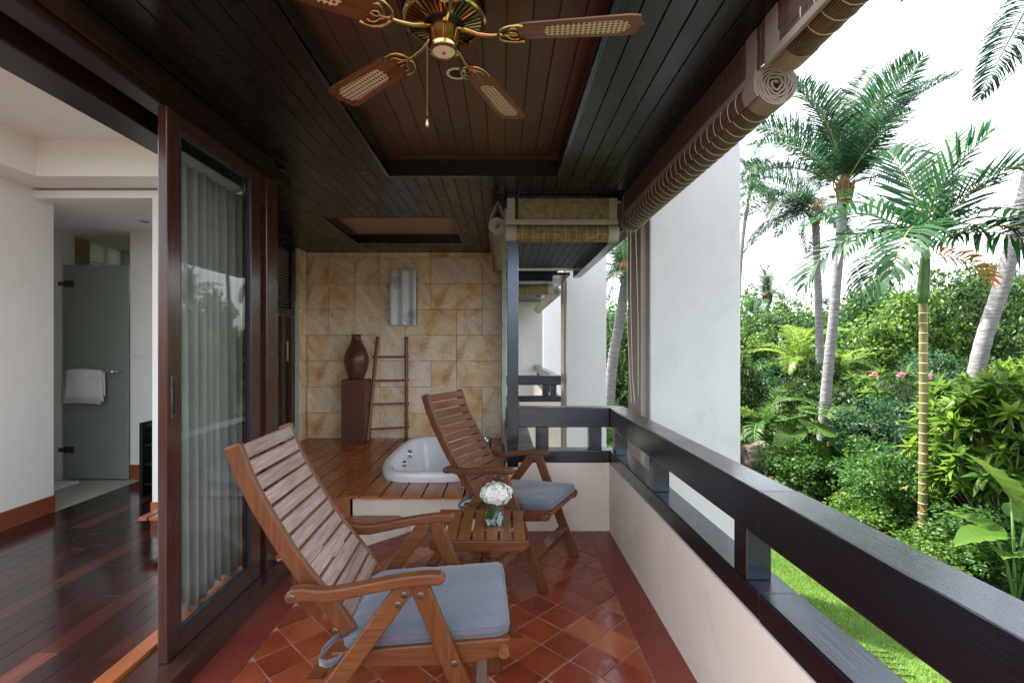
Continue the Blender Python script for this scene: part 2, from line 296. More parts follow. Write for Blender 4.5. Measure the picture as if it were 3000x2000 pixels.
def m_frost():
    m = bpy.data.materials.new('frosted_green_glass'); m.use_nodes = True; nt = m.node_tree; nt.nodes.clear()
    out = _n(nt, 'OutputMaterial'); d = _n(nt, 'BsdfTranslucent'); d.inputs[0].default_value = (.60, .68, .62, 1)
    p = _n(nt, 'BsdfPrincipled'); p.inputs['Base Color'].default_value = (.37, .43, .38, 1); p.inputs['Roughness'].default_value = .35
    mx = _n(nt, 'MixShader'); mx.inputs[0].default_value = .62
    nt.links.new(d.outputs[0], mx.inputs[1]); nt.links.new(p.outputs[0], mx.inputs[2]); nt.links.new(mx.outputs[0], out.inputs[0]); return m
M_FROST = m_frost()

def m_stripes(name, c1, c2, axis, freq, rough=.7, angular=False, stitch=None):
    """fine woven bamboo: splints running along one axis, thin dark gaps between them"""
    m = bpy.data.materials.new(name); m.use_nodes = True; nt = m.node_tree; nt.nodes.clear()
    out = _n(nt, 'OutputMaterial'); b = _n(nt, 'BsdfPrincipled'); nt.links.new(b.outputs[0], out.inputs[0]); b.inputs['Roughness'].default_value = rough
    tc = _n(nt, 'TexCoord'); sp = _n(nt, 'SeparateXYZ'); nt.links.new(tc.outputs['Object' if not angular else 'UV'], sp.inputs[0])
    k = _n(nt, 'Math', operation='MULTIPLY'); k.inputs[1].default_value = freq; nt.links.new(sp.outputs[axis], k.inputs[0])
    sn = _n(nt, 'Math', operation='SINE'); nt.links.new(k.outputs[0], sn.inputs[0])
    rp = _n(nt, 'ValToRGB'); e = rp.color_ramp.elements
    e[0].position = .18; e[0].color = (*c1, 1); e[1].position = .55; e[1].color = (*c2, 1)
    md = _n(nt, 'Math', operation='MULTIPLY_ADD'); md.inputs[1].default_value = .5; md.inputs[2].default_value = .5; nt.links.new(sn.outputs[0], md.inputs[0])
    nt.links.new(md.outputs[0], rp.inputs[0])
    no = _n(nt, 'TexNoise'); no.inputs['Scale'].default_value = 30; no.inputs['Detail'].default_value = 3; nt.links.new(tc.outputs['Object'], no.inputs['Vector'])
    mr = _n(nt, 'MapRange'); mr.inputs[1].default_value = .3; mr.inputs[2].default_value = .7; mr.inputs[3].default_value = .6; mr.inputs[4].default_value = 1.35
    nt.links.new(no.outputs['Fac'], mr.inputs[0])
    h = _n(nt, 'HueSaturation'); nt.links.new(rp.outputs[0], h.inputs['Color']); nt.links.new(mr.outputs[0], h.inputs['Value'])
    nt.links.new(h.outputs[0], b.inputs['Base Color'])
    bp = _n(nt, 'Bump'); bp.inputs['Strength'].default_value = .5; bp.inputs['Distance'].default_value = .002
    nt.links.new(md.outputs[0], bp.inputs['Height']); nt.links.new(bp.outputs[0], b.inputs['Normal'])
    return m
M_ROLL = m_stripes('bamboo_splints_dark', (.030, .018, .013), (.150, .092, .066), 1, 800.0, angular=True)
M_ROLLT = m_stripes('bamboo_splints_tan', (.10, .060, .030), (.30, .205, .110), 1, 700.0, angular=True)
M_WEAVE = m_stripes('woven_valance_brown', (.050, .028, .022), (.125, .072, .055), 2, 700.0)
M_WEAVET = m_stripes('woven_valance_tan', (.13, .105, .070), (.26, .215, .150), 2, 600.0)

def m_cane():
    m = bpy.data.materials.new('woven_cane'); m.use_nodes = True; nt = m.node_tree; nt.nodes.clear()
    out = _n(nt, 'OutputMaterial'); b = _n(nt, 'BsdfPrincipled'); nt.links.new(b.outputs[0], out.inputs[0]); b.inputs['Roughness'].default_value = .6
    tc = _n(nt, 'TexCoord'); vo = _n(nt, 'TexVoronoi', feature='F1'); vo.inputs['Scale'].default_value = 62; vo.inputs['Randomness'].default_value = 0
    nt.links.new(tc.outputs['Object'], vo.inputs['Vector'])
    rp = _n(nt, 'ValToRGB'); e = rp.color_ramp.elements
    e[0].position = .36; e[0].color = (.05, .03, .012, 1); e[1].position = .46; e[1].color = (.62, .56, .44, 1)
    nt.links.new(vo.outputs['Distance'], rp.inputs[0]); nt.links.new(rp.outputs[0], b.inputs['Base Color'])
    return m
M_CANE = m_cane()

def m_lace():
    """brushed aluminium with printed lace roundels at the top left and the bottom right"""
    m = mat('brushed_silver', (.66, .71, .76), (.76, .81, .85), rough=.34, metal=0.0, scale=5, stretch=(20, 20, .5))
    nt = m.node_tree; b = next(n for n in nt.nodes if n.type == 'BSDF_PRINCIPLED'); rp = next(n for n in nt.nodes if n.type == 'VALTORGB')
    tc = _n(nt, 'TexCoord'); last = rp.outputs[0]
    for cx, cz, rr in ((-.125, .560, .10), (-.085, .475, .07), (.085, .075, .075), (.115, .130, .06)):
        sub = _n(nt, 'VectorMath', operation='SUBTRACT'); sub.inputs[1].default_value = (cx, 0, cz); nt.links.new(tc.outputs['Object'], sub.inputs[0])
        fl = _n(nt, 'VectorMath', operation='MULTIPLY'); fl.inputs[1].default_value = (1, 0, 1); nt.links.new(sub.outputs[0], fl.inputs[0])
        ln = _n(nt, 'VectorMath', operation='LENGTH'); nt.links.new(fl.outputs[0], ln.inputs[0])
        sx = _n(nt, 'SeparateXYZ'); nt.links.new(fl.outputs[0], sx.inputs[0])
        at = _n(nt, 'Math', operation='ARCTAN2'); nt.links.new(sx.outputs[0], at.inputs[0]); nt.links.new(sx.outputs[2], at.inputs[1])
        a8 = _n(nt, 'Math', operation='MULTIPLY'); a8.inputs[1].default_value = 12; nt.links.new(at.outputs[0], a8.inputs[0])
        sa = _n(nt, 'Math', operation='SINE'); nt.links.new(a8.outputs[0], sa.inputs[0])
        kr = _n(nt, 'Math', operation='MULTIPLY'); kr.inputs[1].default_value = 2 * math.pi * 4.5 / rr; nt.links.new(ln.outputs['Value'], kr.inputs[0])
        sr = _n(nt, 'Math', operation='SINE'); nt.links.new(kr.outputs[0], sr.inputs[0])
        ad = _n(nt, 'Math', operation='MULTIPLY_ADD'); ad.inputs[1].default_value = .8; nt.links.new(sa.outputs[0], ad.inputs[0]); nt.links.new(sr.outputs[0], ad.inputs[2])
        gt = _n(nt, 'Math', operation='GREATER_THAN'); gt.inputs[1].default_value = .35; nt.links.new(ad.outputs[0], gt.inputs[0])
        lt = _n(nt, 'Math', operation='LESS_THAN'); lt.inputs[1].default_value = rr; nt.links.new(ln.outputs['Value'], lt.inputs[0])
        an = _n(nt, 'Math', operation='MULTIPLY'); nt.links.new(gt.outputs[0], an.inputs[0]); nt.links.new(lt.outputs[0], an.inputs[1])
        an2 = _n(nt, 'Math', operation='MULTIPLY'); an2.inputs[1].default_value = .8; nt.links.new(an.outputs[0], an2.inputs[0])
        mx = _n(nt, 'MixRGB'); mx.inputs[2].default_value = (.11, .14, .19, 1)
        nt.links.new(an2.outputs[0], mx.inputs[0]); nt.links.new(last, mx.inputs[1]); last = mx.outputs[0]
    nt.links.new(last, b.inputs['Base Color']); return m
M_SILVER = m_lace()

# ------------------------------------------------------------------ mesh helpers
class MB:
    """collects shapes; build() links them as ONE mesh object"""
    def __init__(s): s.v = []; s.f = []; s.uv = None
    def add(s, vs, fs):
        o = len(s.v); s.v += [tuple(p) for p in vs]; s.f += [tuple(i + o for i in f) for f in fs]; return s
    def box(s, x0, x1, y0, y1, z0, z1):
        vs = [(x, y, z) for z in (z0, z1) for y in (y0, y1) for x in (x0, x1)]
        return s.add(vs, [(0, 2, 3, 1), (4, 5, 7, 6), (0, 1, 5, 4), (2, 6, 7, 3), (0, 4, 6, 2), (1, 3, 7, 5)])
    def prism(s, poly, a0, a1, axis='y'):
        """polygon (counter-clockwise in its plane) extruded along an axis"""
        n = len(poly)
        if axis == 'y': mk = lambda p, a: (p[0], a, p[1])
        elif axis == 'z': mk = lambda p, a: (p[0], p[1], a)
        else: mk = lambda p, a: (a, p[0], p[1])
        vs = [mk(p, a0) for p in poly] + [mk(p, a1) for p in poly]
        fs = [tuple(range(n)), tuple(range(2 * n - 1, n - 1, -1))] + [(i, i + n, (i + 1) % n + n, (i + 1) % n) for i in range(n)]
        return s.add(vs, fs)
    def tube(s, path, r, n=8, cap=True):
        path = [Vector(p) for p in path]; rs = r if isinstance(r, (list, tuple)) else [r] * len(path)
        o = len(s.v); up = Vector((0, 0, 1))
        prev = None
        for i, p in enumerate(path):
            t = (path[min(i + 1, len(path) - 1)] - path[max(i - 1, 0)]).normalized()
            if prev is None:
                a = t.orthogonal().normalized() if abs(t.z) > .95 else t.cross(up).normalized()
            else:
                a = (prev - t * prev.dot(t)).normalized()
            prev = a; b = t.cross(a)
            for k in range(n):
                q = 2 * math.pi * k / n
                s.v.append(tuple(p + (a * math.cos(q) + b * math.sin(q)) * rs[i]))
        for i in range(len(path) - 1):
            for k in range(n):
                k2 = (k + 1) % n
                s.f.append((o + i * n + k, o + i * n + k2, o + (i + 1) * n + k2, o + (i + 1) * n + k))
        if cap:
            s.f.append(tuple(o + k for k in reversed(range(n)))); s.f.append(tuple(o + (len(path) - 1) * n + k for k in range(n)))
        return s
    def lathe(s, prof, n=24, c=(0, 0, 0), cap=True):
        o = len(s.v)
        for r, z in prof:
            for k in range(n):
                q = 2 * math.pi * k / n; s.v.append((c[0] + r * math.cos(q), c[1] + r * math.sin(q), c[2] + z))
        for i in range(len(prof) - 1):
            for k in range(n):
                k2 = (k + 1) % n
                s.f.append((o + i * n + k, o + i * n + k2, o + (i + 1) * n + k2, o + (i + 1) * n + k))
        if cap:
            s.f.append(tuple(o + k for k in reversed(range(n)))); s.f.append(tuple(o + (len(prof) - 1) * n + k for k in range(n)))
        return s
    def mesh(s, name, m):
        me = bpy.data.meshes.new(name); me.from_pydata(s.v, [], s.f)
        for mm in (m if isinstance(m, (list, tuple)) else [m]): me.materials.append(mm)
        me.update(); return me
    def build(s, name, m, parent=None, smooth=False, bevel=0, seg=2, loc=None):
        me = s.mesh(name, m)
        return link(name, me, parent, smooth, bevel, seg, loc)
def link(name, me, parent=None, smooth=False, bevel=0, seg=2, loc=None):
    o = bpy.data.objects.new(name, me); col.objects.link(o)
    if parent: o.parent = parent
    if loc: o.location = loc
    if smooth:
        for p in me.polygons: p.use_smooth = True
        if smooth == 'auto':
            md = o.modifiers.new('edges', 'EDGE_SPLIT'); md.split_angle = R(38)
    if bevel:
        md = o.modifiers.new('bevel', 'BEVEL'); md.width = bevel; md.segments = seg; md.limit_method = 'ANGLE'; md.angle_limit = R(40)
    return o
def box(name, m, x0, x1, y0, y1, z0, z1, parent=None, bevel=0.004):
    """box with its own origin at its centre"""
    cx, cy_, cz = (x0 + x1) / 2, (y0 + y1) / 2, (z0 + z1) / 2
    return MB().box(x0 - cx, x1 - cx, y0 - cy_, y1 - cy_, z0 - cz, z1 - cz).build(name, m, parent, bevel=bevel, loc=(cx, cy_, cz))
def tag(o, label, cat, group=None):
    o['label'] = label; o['category'] = cat
    if group: o['group'] = group
    return o
def struct(o): o['kind'] = 'structure'; return o
def empty(name, loc=(0, 0, 0), rz=0, label=None, cat=None, group=None):
    o = bpy.data.objects.new(name, None); col.objects.link(o); o.location = loc; o.rotation_euler = (0, 0, rz); o.empty_display_size = .1
    if label: tag(o, label, cat, group)
    return o
def copy_tree(o, parent=None):
    c = o.copy(); col.objects.link(c); c.parent = parent
    for ch in list(o.children): copy_tree(ch, c)
    return c
def lerp(a, b, t): return a + (b - a) * t
# ================================================================== THE SETTING
CZ = 2.38            # balcony ceiling
DZ = 0.255           # bath deck
GZ_ = -2.2           # garden ground
XL, XR = -1.29, 0.76 # door face, parapet face
YB = 3.446           # back parapet face
YW = 5.60            # stone wall
YN = 1.42            # roof and ceiling start here, left off nearer to let sky light in
YR = 1.95            # the same for the room behind the sliding door
rng = random.Random(5)

# ---- garden ground
g = struct(MB().add([(-60, -60, GZ_), (120, -60, GZ_), (120, 220, GZ_), (-60, 220, GZ_)], [(0, 1, 2, 3)]).build('ground', M_SOIL))
def lawn_edge(y): return 5.35 + .25 * math.sin(y * .7) + .12 * math.sin(y * 1.9 + 1)
ys = [-4 + .5 * i for i in range(33)]
vs = [(1.2, y, GZ_ + .012) for y in ys] + [(lawn_edge(y), y, GZ_ + .012) for y in ys]
n = len(ys)
lawn = struct(MB().add(vs, [(i, i + n, i + n + 1, i + 1) for i in range(n - 1)]).build('lawn', M_LAWN))
# ---- grass blades (stuff)
def grass(n=110000):
    r = np.random.default_rng(3)
    y = r.uniform(3.2, 10.5, n); x = r.uniform(2.6, 5.75, n)
    e = 5.35 + .25 * np.sin(y * .7) + .12 * np.sin(y * 1.9 + 1)
    k = x < e; x = x[k]; y = y[k]; n = len(x)
    a = r.uniform(0, 2 * np.pi, n); h = r.uniform(.025, .065, n); wd = r.uniform(.004, .008, n); lean = r.uniform(.1, .9, n) * h
    b = r.uniform(0, 2 * np.pi, n)
    z = np.full(n, GZ_ + .012)
    v = np.empty((n, 3, 3))
    v[:, 0] = np.stack([x - np.cos(a) * wd, y - np.sin(a) * wd, z], 1)
    v[:, 1] = np.stack([x + np.cos(a) * wd, y + np.sin(a) * wd, z], 1)
    v[:, 2] = np.stack([x + np.cos(b) * lean, y + np.sin(b) * lean, z + h], 1)
    me = npmesh('grass', v.reshape(-1, 3), np.arange(n * 3).reshape(n, 3)); me.materials.append(L_GRASS)
    o = link('grass', me); o['kind'] = 'stuff'; tag(o, 'sunlit mown lawn grass below the balcony railing', 'grass')
def npmesh(name, v, f):
    me = bpy.data.meshes.new(name); nv, nf, k = len(v), len(f), f.shape[1]
    me.vertices.add(nv); me.vertices.foreach_set('co', np.asarray(v, dtype=np.float32).ravel())
    me.loops.add(nf * k); me.loops.foreach_set('vertex_index', f.astype(np.int32).ravel())
    me.polygons.add(nf); me.polygons.foreach_set('loop_start', np.arange(0, nf * k, k, dtype=np.int32))
    me.polygons.foreach_set('loop_total', np.full(nf, k, dtype=np.int32))
    me.update(calc_edges=True); return me
grass()

# ---- balcony floor: slab, red border, diagonal terracotta tiles
fl = struct(MB().box(XL - .16, XR + .2, -1.6, YB + .2, -.30, -.0035).build('balcony_floor', M_GROUT))
BX0, BX1, BY1 = -1.05, .60, 3.175
MB().box(XL + .02, BX0, -1.6, YB, -.012, 0.0).build('border', M_BORDER, fl, bevel=.002)
MB().box(BX1, XR + .02, -1.6, YB, -.012, 0.0).build('border', M_BORDER, fl, bevel=.002)
MB().box(BX0, BX1, BY1, YB, -.012, 0.0).build('border', M_BORDER, fl, bevel=.002)
def clip_poly(poly, xmin, xmax, ymin, ymax):
    def cl(P, ins, inter):
        out = []
        for i in range(len(P)):
            a, b = P[i - 1], P[i]
            if ins(b):
                if not ins(a): out.append(inter(a, b))
                out.append(b)
            elif ins(a): out.append(inter(a, b))
        return out
    for ax, lim, sg in ((0, xmin, 1), (0, xmax, -1), (1, ymin, 1), (1, ymax, -1)):
        ins = lambda p, ax=ax, lim=lim, sg=sg: sg * (p[ax] - lim) >= 0
        def inter(a, b, ax=ax, lim=lim):
            t = (lim - a[ax]) / (b[ax] - a[ax]); return (a[0] + t * (b[0] - a[0]), a[1] + t * (b[1] - a[1]))
        poly = cl(poly, ins, inter)
        if len(poly) < 3: return []
    return poly
TD = .218 / 2          # half diagonal of one tile
GAP = .0055
# anchor: a joint crossing seen at (0.282, 2.027)
ax, ay = .283, 2.026
tile_me = {}
for i in range(-16, 17):
    for j in range(-16, 17):
        cx = ax + (i + j) * TD; cyy = ay + (i - j) * TD + TD
        if not (BX0 - TD < cx < BX1 + TD and 0.75 < cyy < BY1 + TD): continue
        d = TD - GAP / 2 * 1.414
        jx, jy = rng.uniform(-.0012, .0012), rng.uniform(-.0012, .0012)
        P = clip_poly([(cx + jx + d, cyy + jy), (cx + jx, cyy + jy + d), (cx + jx - d, cyy + jy), (cx + jx, cyy + jy - d)], BX0 + .003, BX1 - .003, 0.7, BY1 - .003)
        if len(P) < 3: continue
        area = abs(sum(P[k - 1][0] * P[k][1] - P[k][0] * P[k - 1][1] for k in range(len(P)))) / 2
        if area < .0006: continue
        o = MB().prism([(p[0] - cx, p[1] - cyy) for p in P], -.012, 0, 'z').build('tile', M_TILE, fl, bevel=.0025, seg=2, loc=(cx, cyy, rng.uniform(-.0018, .0006)))
        o.rotation_euler = (rng.uniform(-.006, .006), rng.uniform(-.006, .006), rng.uniform(-.008, .008))
MB().box(BX0, BX1, -1.6, .72, -.012, -.003).build('tile_field', M_TILE, fl)

# ---- parapet (corner of two walls) and the dark railing on it
pw = MB().box(XR, XR + .12, -1.6, YB + .12, -2.2, .48)
pw.box(.035, XR, YB, YB + .12, -2.2, .48)
tag(pw.build('parapet_wall', M_PARA), 'low pinkish white parapet wall under the dark railing', 'wall')
low = MB().box(.035, .13, YB + .12, YW - .0, -2.2, .50); tag(low.build('low_side_wall', M_PARA), 'narrow low wall along the open side of the bath deck', 'wall')
led = box('ledge_cap', M_PAINT, .045, .25, YB + .13, 7.0, .50, .53); tag(led, 'dark ledge running back beside the corner post', 'ledge')
ra = empty('railing', (XR, 1, .48), 0, 'dark painted timber railing of two thick rails along the near balcony', 'railing')
def part(o, p):
    o.parent = p; o.matrix_parent_inverse = Matrix.Translation(-p.location) if not p.rotation_euler.z else p.matrix_world.inverted(); return o
RX0, RX1 = .765, .885
for nm, z0, z1 in (('bottom_rail', .483, .567), ('top_rail', .729, .869)):
    part(MB().prism([(RX0, 1.4512), (RX1, 1.4512), (RX1, YB + .12), (RX0, YB)], z0, z1, 'z').build(nm, M_PAINT, bevel=.006), ra)
    part(MB().prism([(RX0 - .002, -1.6), (RX1 + .002, -1.6), (RX1 + .002, 1.4500), (RX0 - .002, 1.4500)], z0 - .001, z1 + .0015, 'z').build(nm, M_PAINT, bevel=.006), ra)
    part(MB().prism([(.03, YB), (RX0, YB), (RX1, YB + .12), (.03, YB + .12)], z0 + .001, z1 + .001, 'z').build(nm, M_PAINTX, bevel=.006), ra)
for y in (3.29, 2.464, 1.534, .604, -.33, -1.26):
    part(box('post', M_PAINTZ, RX0 + .004, RX0 + .084, y, y + .082, .566, .730), ra)
for u in (1571, 1727):
    x = (u - 1469) / 1430 * YB; part(box('post', M_PAINTZ, x, x + .088, YB + .006, YB + .09, .566, .730), ra)
cp = box('corner_post', M_PAINTZ, .040, .120, YB - .004, YB + .085, .45, CZ); tag(cp, 'tall dark post from railing to ceiling beside the bath deck', 'post')

# ---- stone wall of sandstone slabs
sw = empty('stone_wall', (0, YW, DZ), 0, 'yellow sandstone slab wall behind the bath tub', 'wall')
part(MB().box(-2.40, .05, YW + .03, YW + .16, -.3, CZ + .02).build('wall_core', mat('brown_joint', (.26, .18, .11), (.34, .25, .16), rough=.9)), sw)
cols = [-2.23, -1.985, -1.69, -1.395, -1.105, -.81, -.515, -.22, .0]
rows = [DZ - .01 + .2965 * i for i in range(8)] + [CZ]
taken = set()
rr = random.Random(11)
for r in range(8):
    for c in range(8):
        if (r, c) in taken: continue
        w2, h2 = 1, 1
        q = rr.random()
        if q < .5 and c + 1 < 8 and (r, c + 1) not in taken: w2 = 2
        elif q < .68 and r + 1 < 7: h2 = 2
        for a in range(h2):
            for b in range(w2): taken.add((r + a, c + b))
        x0, x1, z0, z1 = cols[c] + .0018, cols[c + w2] - .0018, rows[r] + .0018, rows[min(r + h2, 8)] - .0018
        pr = rr.uniform(0, .006)
        o = box('stone_slab', M_STONE, x0, x1, YW - pr, YW + .03, z0, z1, bevel=.003)
        part(o, sw)
lw = empty('stone_return_wall', (-2.23, 5.45, DZ), 0, 'sandstone strip of side wall left of the bath wall', 'wall')
part(MB().box(-2.40, -2.26, 5.36, YW + .03, -.3, CZ + .02).build('wall_core', M_GROUT), lw)
for i in range(7):
    part(box('stone_slab', M_STONE, -2.26, -2.225 - rr.uniform(0, .006), 5.362, YW - .012, rows[i] + .002, rows[i + 1] - .002, bevel=.003), lw)
part(box('stone_slab', M_STONE, -2.26, -2.23, 5.362, YW - .012, rows[7] + .002, CZ, bevel=.003), lw)
part(box('edge_strip', M_EDGE, -2.30, -2.222, 5.27, 5.360, DZ, CZ - .6), lw)
es = box('stone_end_pier', M_EDGE, .002, .052, 5.22, YW + .02, DZ - .1, CZ); tag(es, 'pale blue green stone end of the bath wall', 'pier')

# ---- bath deck boards (cut round the tub), diagonal front
TCX, TCY, TA, TB = -.590, 4.55, .420, .80
def tub_half(x, s=.95, p=4.0):
    q = abs((x - TCX) / (TA * s))
    return 0 if q >= 1 else TB * s * (1 - q ** p) ** (1 / p)
dk = struct(empty('deck', (-1, 4.4, DZ)))
part(MB().prism([(-2.23, 3.55), (-1.5, 3.05), (-1.072, 3.47), (.03, 3.47), (.03, YW), (-2.23, YW)], -.02, .0, 'z').build('deck_base', M_BACK), dk)
def front_y(x): return 3.418 if x >= -1.075 else max(2.99, x + 4.493)
PW = .1464
x = .022; k = 0
while x > -2.22:
    x0, x1 = max(-2.225, x - PW + .012), x
    for hi in (0, 1):
        n = 9; xs = [lerp(x0, x1, i / n) for i in range(n + 1)]
        inside = any(tub_half(q) > 0 for q in xs)
        if not inside and hi: continue
        if inside:
            if hi == 0: poly = [(x0, front_y(x0)), (x1, front_y(x1))] + [(q, TCY - tub_half(q)) for q in reversed(xs)]
            else: poly = [(q, TCY + tub_half(q) + .001) for q in xs] + [(x1, YW - .004), (x0, YW - .004)]
        else:
            poly = [(x0, front_y(x0)), (x1, front_y(x1)), (x1, YW - .004), (x0, YW - .004)]
            if x0 < -1.075 < x1: poly = [(x0, front_y(x0)), (-1.075, front_y(-1.075)), (x1, front_y(x1)), (x1, YW - .004), (x0, YW - .004)]
        # a butt joint in the long boards
        cxx = (x0 + x1) / 2
        if not inside and rng.random() < .7:
            yj = 4.45 + (k % 2) * .02
            A = clip_poly(poly, -9, 9, 0, yj - .001); B = clip_poly(poly, -9, 9, yj + .001, 9)
            polys = [A, B]
        else: polys = [poly]
        for P in polys:
            o = MB().prism([(p[0] - cxx, p[1] - 4.4) for p in P], DZ - .022, DZ, 'z').build('deck_board', M_DECK, bevel=.003 if not inside else 0, loc=(cxx, 4.4, rng.uniform(-.001, .001)))
            part(o, dk)
    x -= PW; k += 1
fa = MB().box(-1.05, .033, 3.446, 3.49, -.25, DZ - .023); part(fa.build('white_riser', M_PARA), dk)
dg = [(-1.068, 3.43), (-1.058, 3.442), (-1.53, 2.97), (-1.54, 2.958)]
part(MB().prism([(-1.060, 3.428), (-1.072, 3.442), (-1.50, 3.012), (-1.488, 3.0)], .10, DZ - .001, 'z').build('timber_riser', M_DECKD, bevel=.003), dk)
# ---- step below the deck, boards parallel to the diagonal edge
st = struct(empty('step', (-1.0, 3.1, 0)))
part(MB().prism([(-1.285, 2.785), (-.695, 3.375), (-.64, 3.446), (-1.05, 3.446), (-1.50, 3.03)], -.01, .090, 'z').build('white_riser', M_PARA), st)
u = Vector((1, 1)).normalized(); v = Vector((-1, 1)).normalized()
org = Vector((-1.285, 2.765))
for i in range(3):
    a = i * .112; b = a + .106
    l1 = .90 - (a * .35)
    P = [org + v * a + u * (a * .6), org + v * a + u * (.87 + a * .10), org + v * b + u * (.87 + b * .10 - .03 * i), org + v * b + u * (b * .6)]
    P = clip_poly([(p.x, p.y) for p in P], -1.52, 9, 0, YB - .002)
    c = (sum(p[0] for p in P) / len(P), sum(p[1] for p in P) / len(P))
    part(MB().prism([(p[0] - c[0], p[1] - c[1]) for p in P], .090, .112, 'z').build('step_board', M_DECKD, bevel=.003, loc=(c[0], c[1], 0)), st)

# ---- balcony ceiling of narrow boards with two recessed trays
cl = struct(empty('ceiling', (0, 2, CZ)))
TR = (-.71, .352, YN + .05, 3.09)       # fan tray
T2 = (-1.50, -.41, 4.107, 5.097)   # tub tray
PB = .0835
x = .862
while x > -2.24:
    x0, x1 = x - PB + .0035, x
    y0, y1 = (YN, YB + .10) if x1 > .06 else ((YN, YW) if x0 > XL - .06 else (2.97 + max(0, -1.42 - x0) * .79, YW))
    segs = [(max(x0, -2.23), x1, y0, y1)]
    for hx0, hx1, hy0, hy1 in (TR, T2):
        out = []
        for sx0, sx1, sy0, sy1 in segs:
            if sx1 <= hx0 or sx0 >= hx1 or sy1 <= hy0 or sy0 >= hy1: out.append((sx0, sx1, sy0, sy1)); continue
            out.append((sx0, sx1, sy0, hy0)); out.append((sx0, sx1, hy1, sy1))
            if sx0 < hx0 - .006: out.append((sx0, hx0, hy0, hy1))
            if sx1 > hx1 + .006: out.append((hx1, sx1, hy0, hy1))
        segs = out
    for sx0, sx1, sy0, sy1 in segs:
        if sy1 - sy0 > .01: part(box('ceiling_board', M_CEIL, sx0, sx1, sy0, sy1, CZ, CZ + .016, bevel=.0025), cl)
    x -= PB
def frame(hx0, hx1, hy0, hy1, z0, z1, t, m, nm):
    part(MB().box(hx0 - t, hx0, hy0 - t, hy1 + t, z0, z1).build(nm, m), cl); part(MB().box(hx1, hx1 + t, hy0 - t, hy1 + t, z0, z1).build(nm, m), cl)
    part(MB().box(hx0, hx1, hy0 - t, hy0, z0, z1).build(nm, m), cl); part(MB().box(hx0, hx1, hy1, hy1 + t, z0, z1).build(nm, m), cl)
frame(*TR, CZ - .002, 2.474, .02, M_PAINT, 'tray_side')
frame(TR[0] - .05, TR[1] + .05, TR[2] - .05, TR[3] + .05, 2.474, 2.53, .02, M_CEIL2, 'tray_cove')
x = TR[0] - .05
while x < TR[1] + .05:
    part(box('tray_board', M_CEIL2, x, min(x + .0955, TR[1] + .05), TR[2] - .05, TR[3] + .05, 2.525, 2.54, bevel=.004), cl); x += .0975
frame(*T2, CZ - .002, 2.47, .02, M_PAINTX, 'tray_side')
part(box('tray_panel', M_CEIL3, T2[0] - .02, T2[1] + .02, T2[2] - .02, T2[3] + .02, 2.47, 2.485), cl)
rf = MB().box(-4.3, -1.50, YR, 7.0, 2.80, 2.95).box(-1.50, .90, YN, 7.0, 2.80, 2.95); part(rf.build('roof_slab', M_BACK), cl)
bk = MB().box(-1.45, -.80, YN, 4.05, CZ + .018, CZ + .03).box(.45, .90, YN, YB + .1, CZ + .018, CZ + .03).box(-.80, .45, 3.2, YB + .1, CZ + .018, CZ + .03).box(-.80, .1, YB + .1, 4.05, CZ + .018, CZ + .03).prism([(-1.45, 2.97), (-1.45, 4.05), (-2.4, 4.05), (-2.4, 3.72)], CZ + .018, CZ + .03, 'z').box(-2.4, -1.55, 4.05, YW + .1, CZ + .018, CZ + .03).box(-.36, .1, 4.05, YW + .1, CZ + .018, CZ + .03).box(-1.45, -.36, 5.15, YW + .1, CZ + .019, CZ + .031)
part(bk.build('backing', M_BACK), cl)
part(MB().box(.872, .92, YN, YB + .1, CZ + .0, 2.80).build('fascia', M_PAINT), cl)
bm = box('deck_side_beam', M_PAINT, .02, .10, YB + .09, YW + .02, 2.30, CZ - .003); tag(bm, 'dark beam along the open side above the bath deck', 'beam')
cb = box('cross_beam', M_PAINTX, .125, .86, YB + .02, YB + .10, 2.335, CZ - .002); tag(cb, 'dark cross beam above the pale roller blind', 'beam')

# ---- outer eave beyond the blinds
ev = struct(empty('eave', (.5, 5.2, CZ)))
x = .06
while x < 1.0:
    part(box('soffit_board', M_SOFF, x, x + .088, YB + .13, 6.75, CZ + .0, CZ + .02, bevel=.003), ev); x += .092
part(MB().box(.05, 1.05, YB + .12, 6.75, CZ + .022, CZ + .05).build('eave_backing', M_BACK), ev)
part(MB().box(.90, 1.12, YB + .12, 6.95, 2.80, 2.95).build('roof_edge', M_BACK), ev)
part(box('eave_beam', M_PAINT, 1.02, 1.12, YB + .2, 6.96, 2.275, 2.46, bevel=.006), ev)

# ---- white blade walls between the rooms, neighbours' balcony
for i, (y, lab) in enumerate(((3.70, 'nearest and widest white blade wall just beyond the railing corner'), (8.44, 'second white blade wall, seen left of the gap with a palm'), (13.18, 'farthest white blade wall behind the neighbouring balcony'))):
    e = empty('blade_wall', (1.46, y, GZ_), 0, lab, 'wall', 'white walls between the balconies')
    part(MB().box(1.125, 1.815, y, y + .50, GZ_, 6).build('wall_face', M_EXT, bevel=.012), e)
    part(MB().box(1.085, 1.126, y + .10, y + .49, GZ_, 6).build('reveal_strip', M_SIDE_SHADE, bevel=.004), e)  # side face of the white wall, its shade painted in
NY = 7.25
nw = MB().box(-1.2, .97, 11.6, 11.8, GZ_, 2.6); tag(nw.build('neighbour_back_wall', M_EXT), 'white back wall of the neighbouring balcony', 'wall')
npw = MB().box(-.6, .76, NY, NY + .12, GZ_, .48).box(.76, .88, NY, 11.6, GZ_, .48); tag(npw.build('neighbour_parapet', M_PARA), 'parapet wall of the neighbouring balcony', 'wall')
nl = MB().box(-.6, 1.12, 6.98, 7.10, 2.40, 2.62); tag(nl.build('white_lintel', M_EXT), 'white lintel across the neighbouring balcony opening', 'lintel')
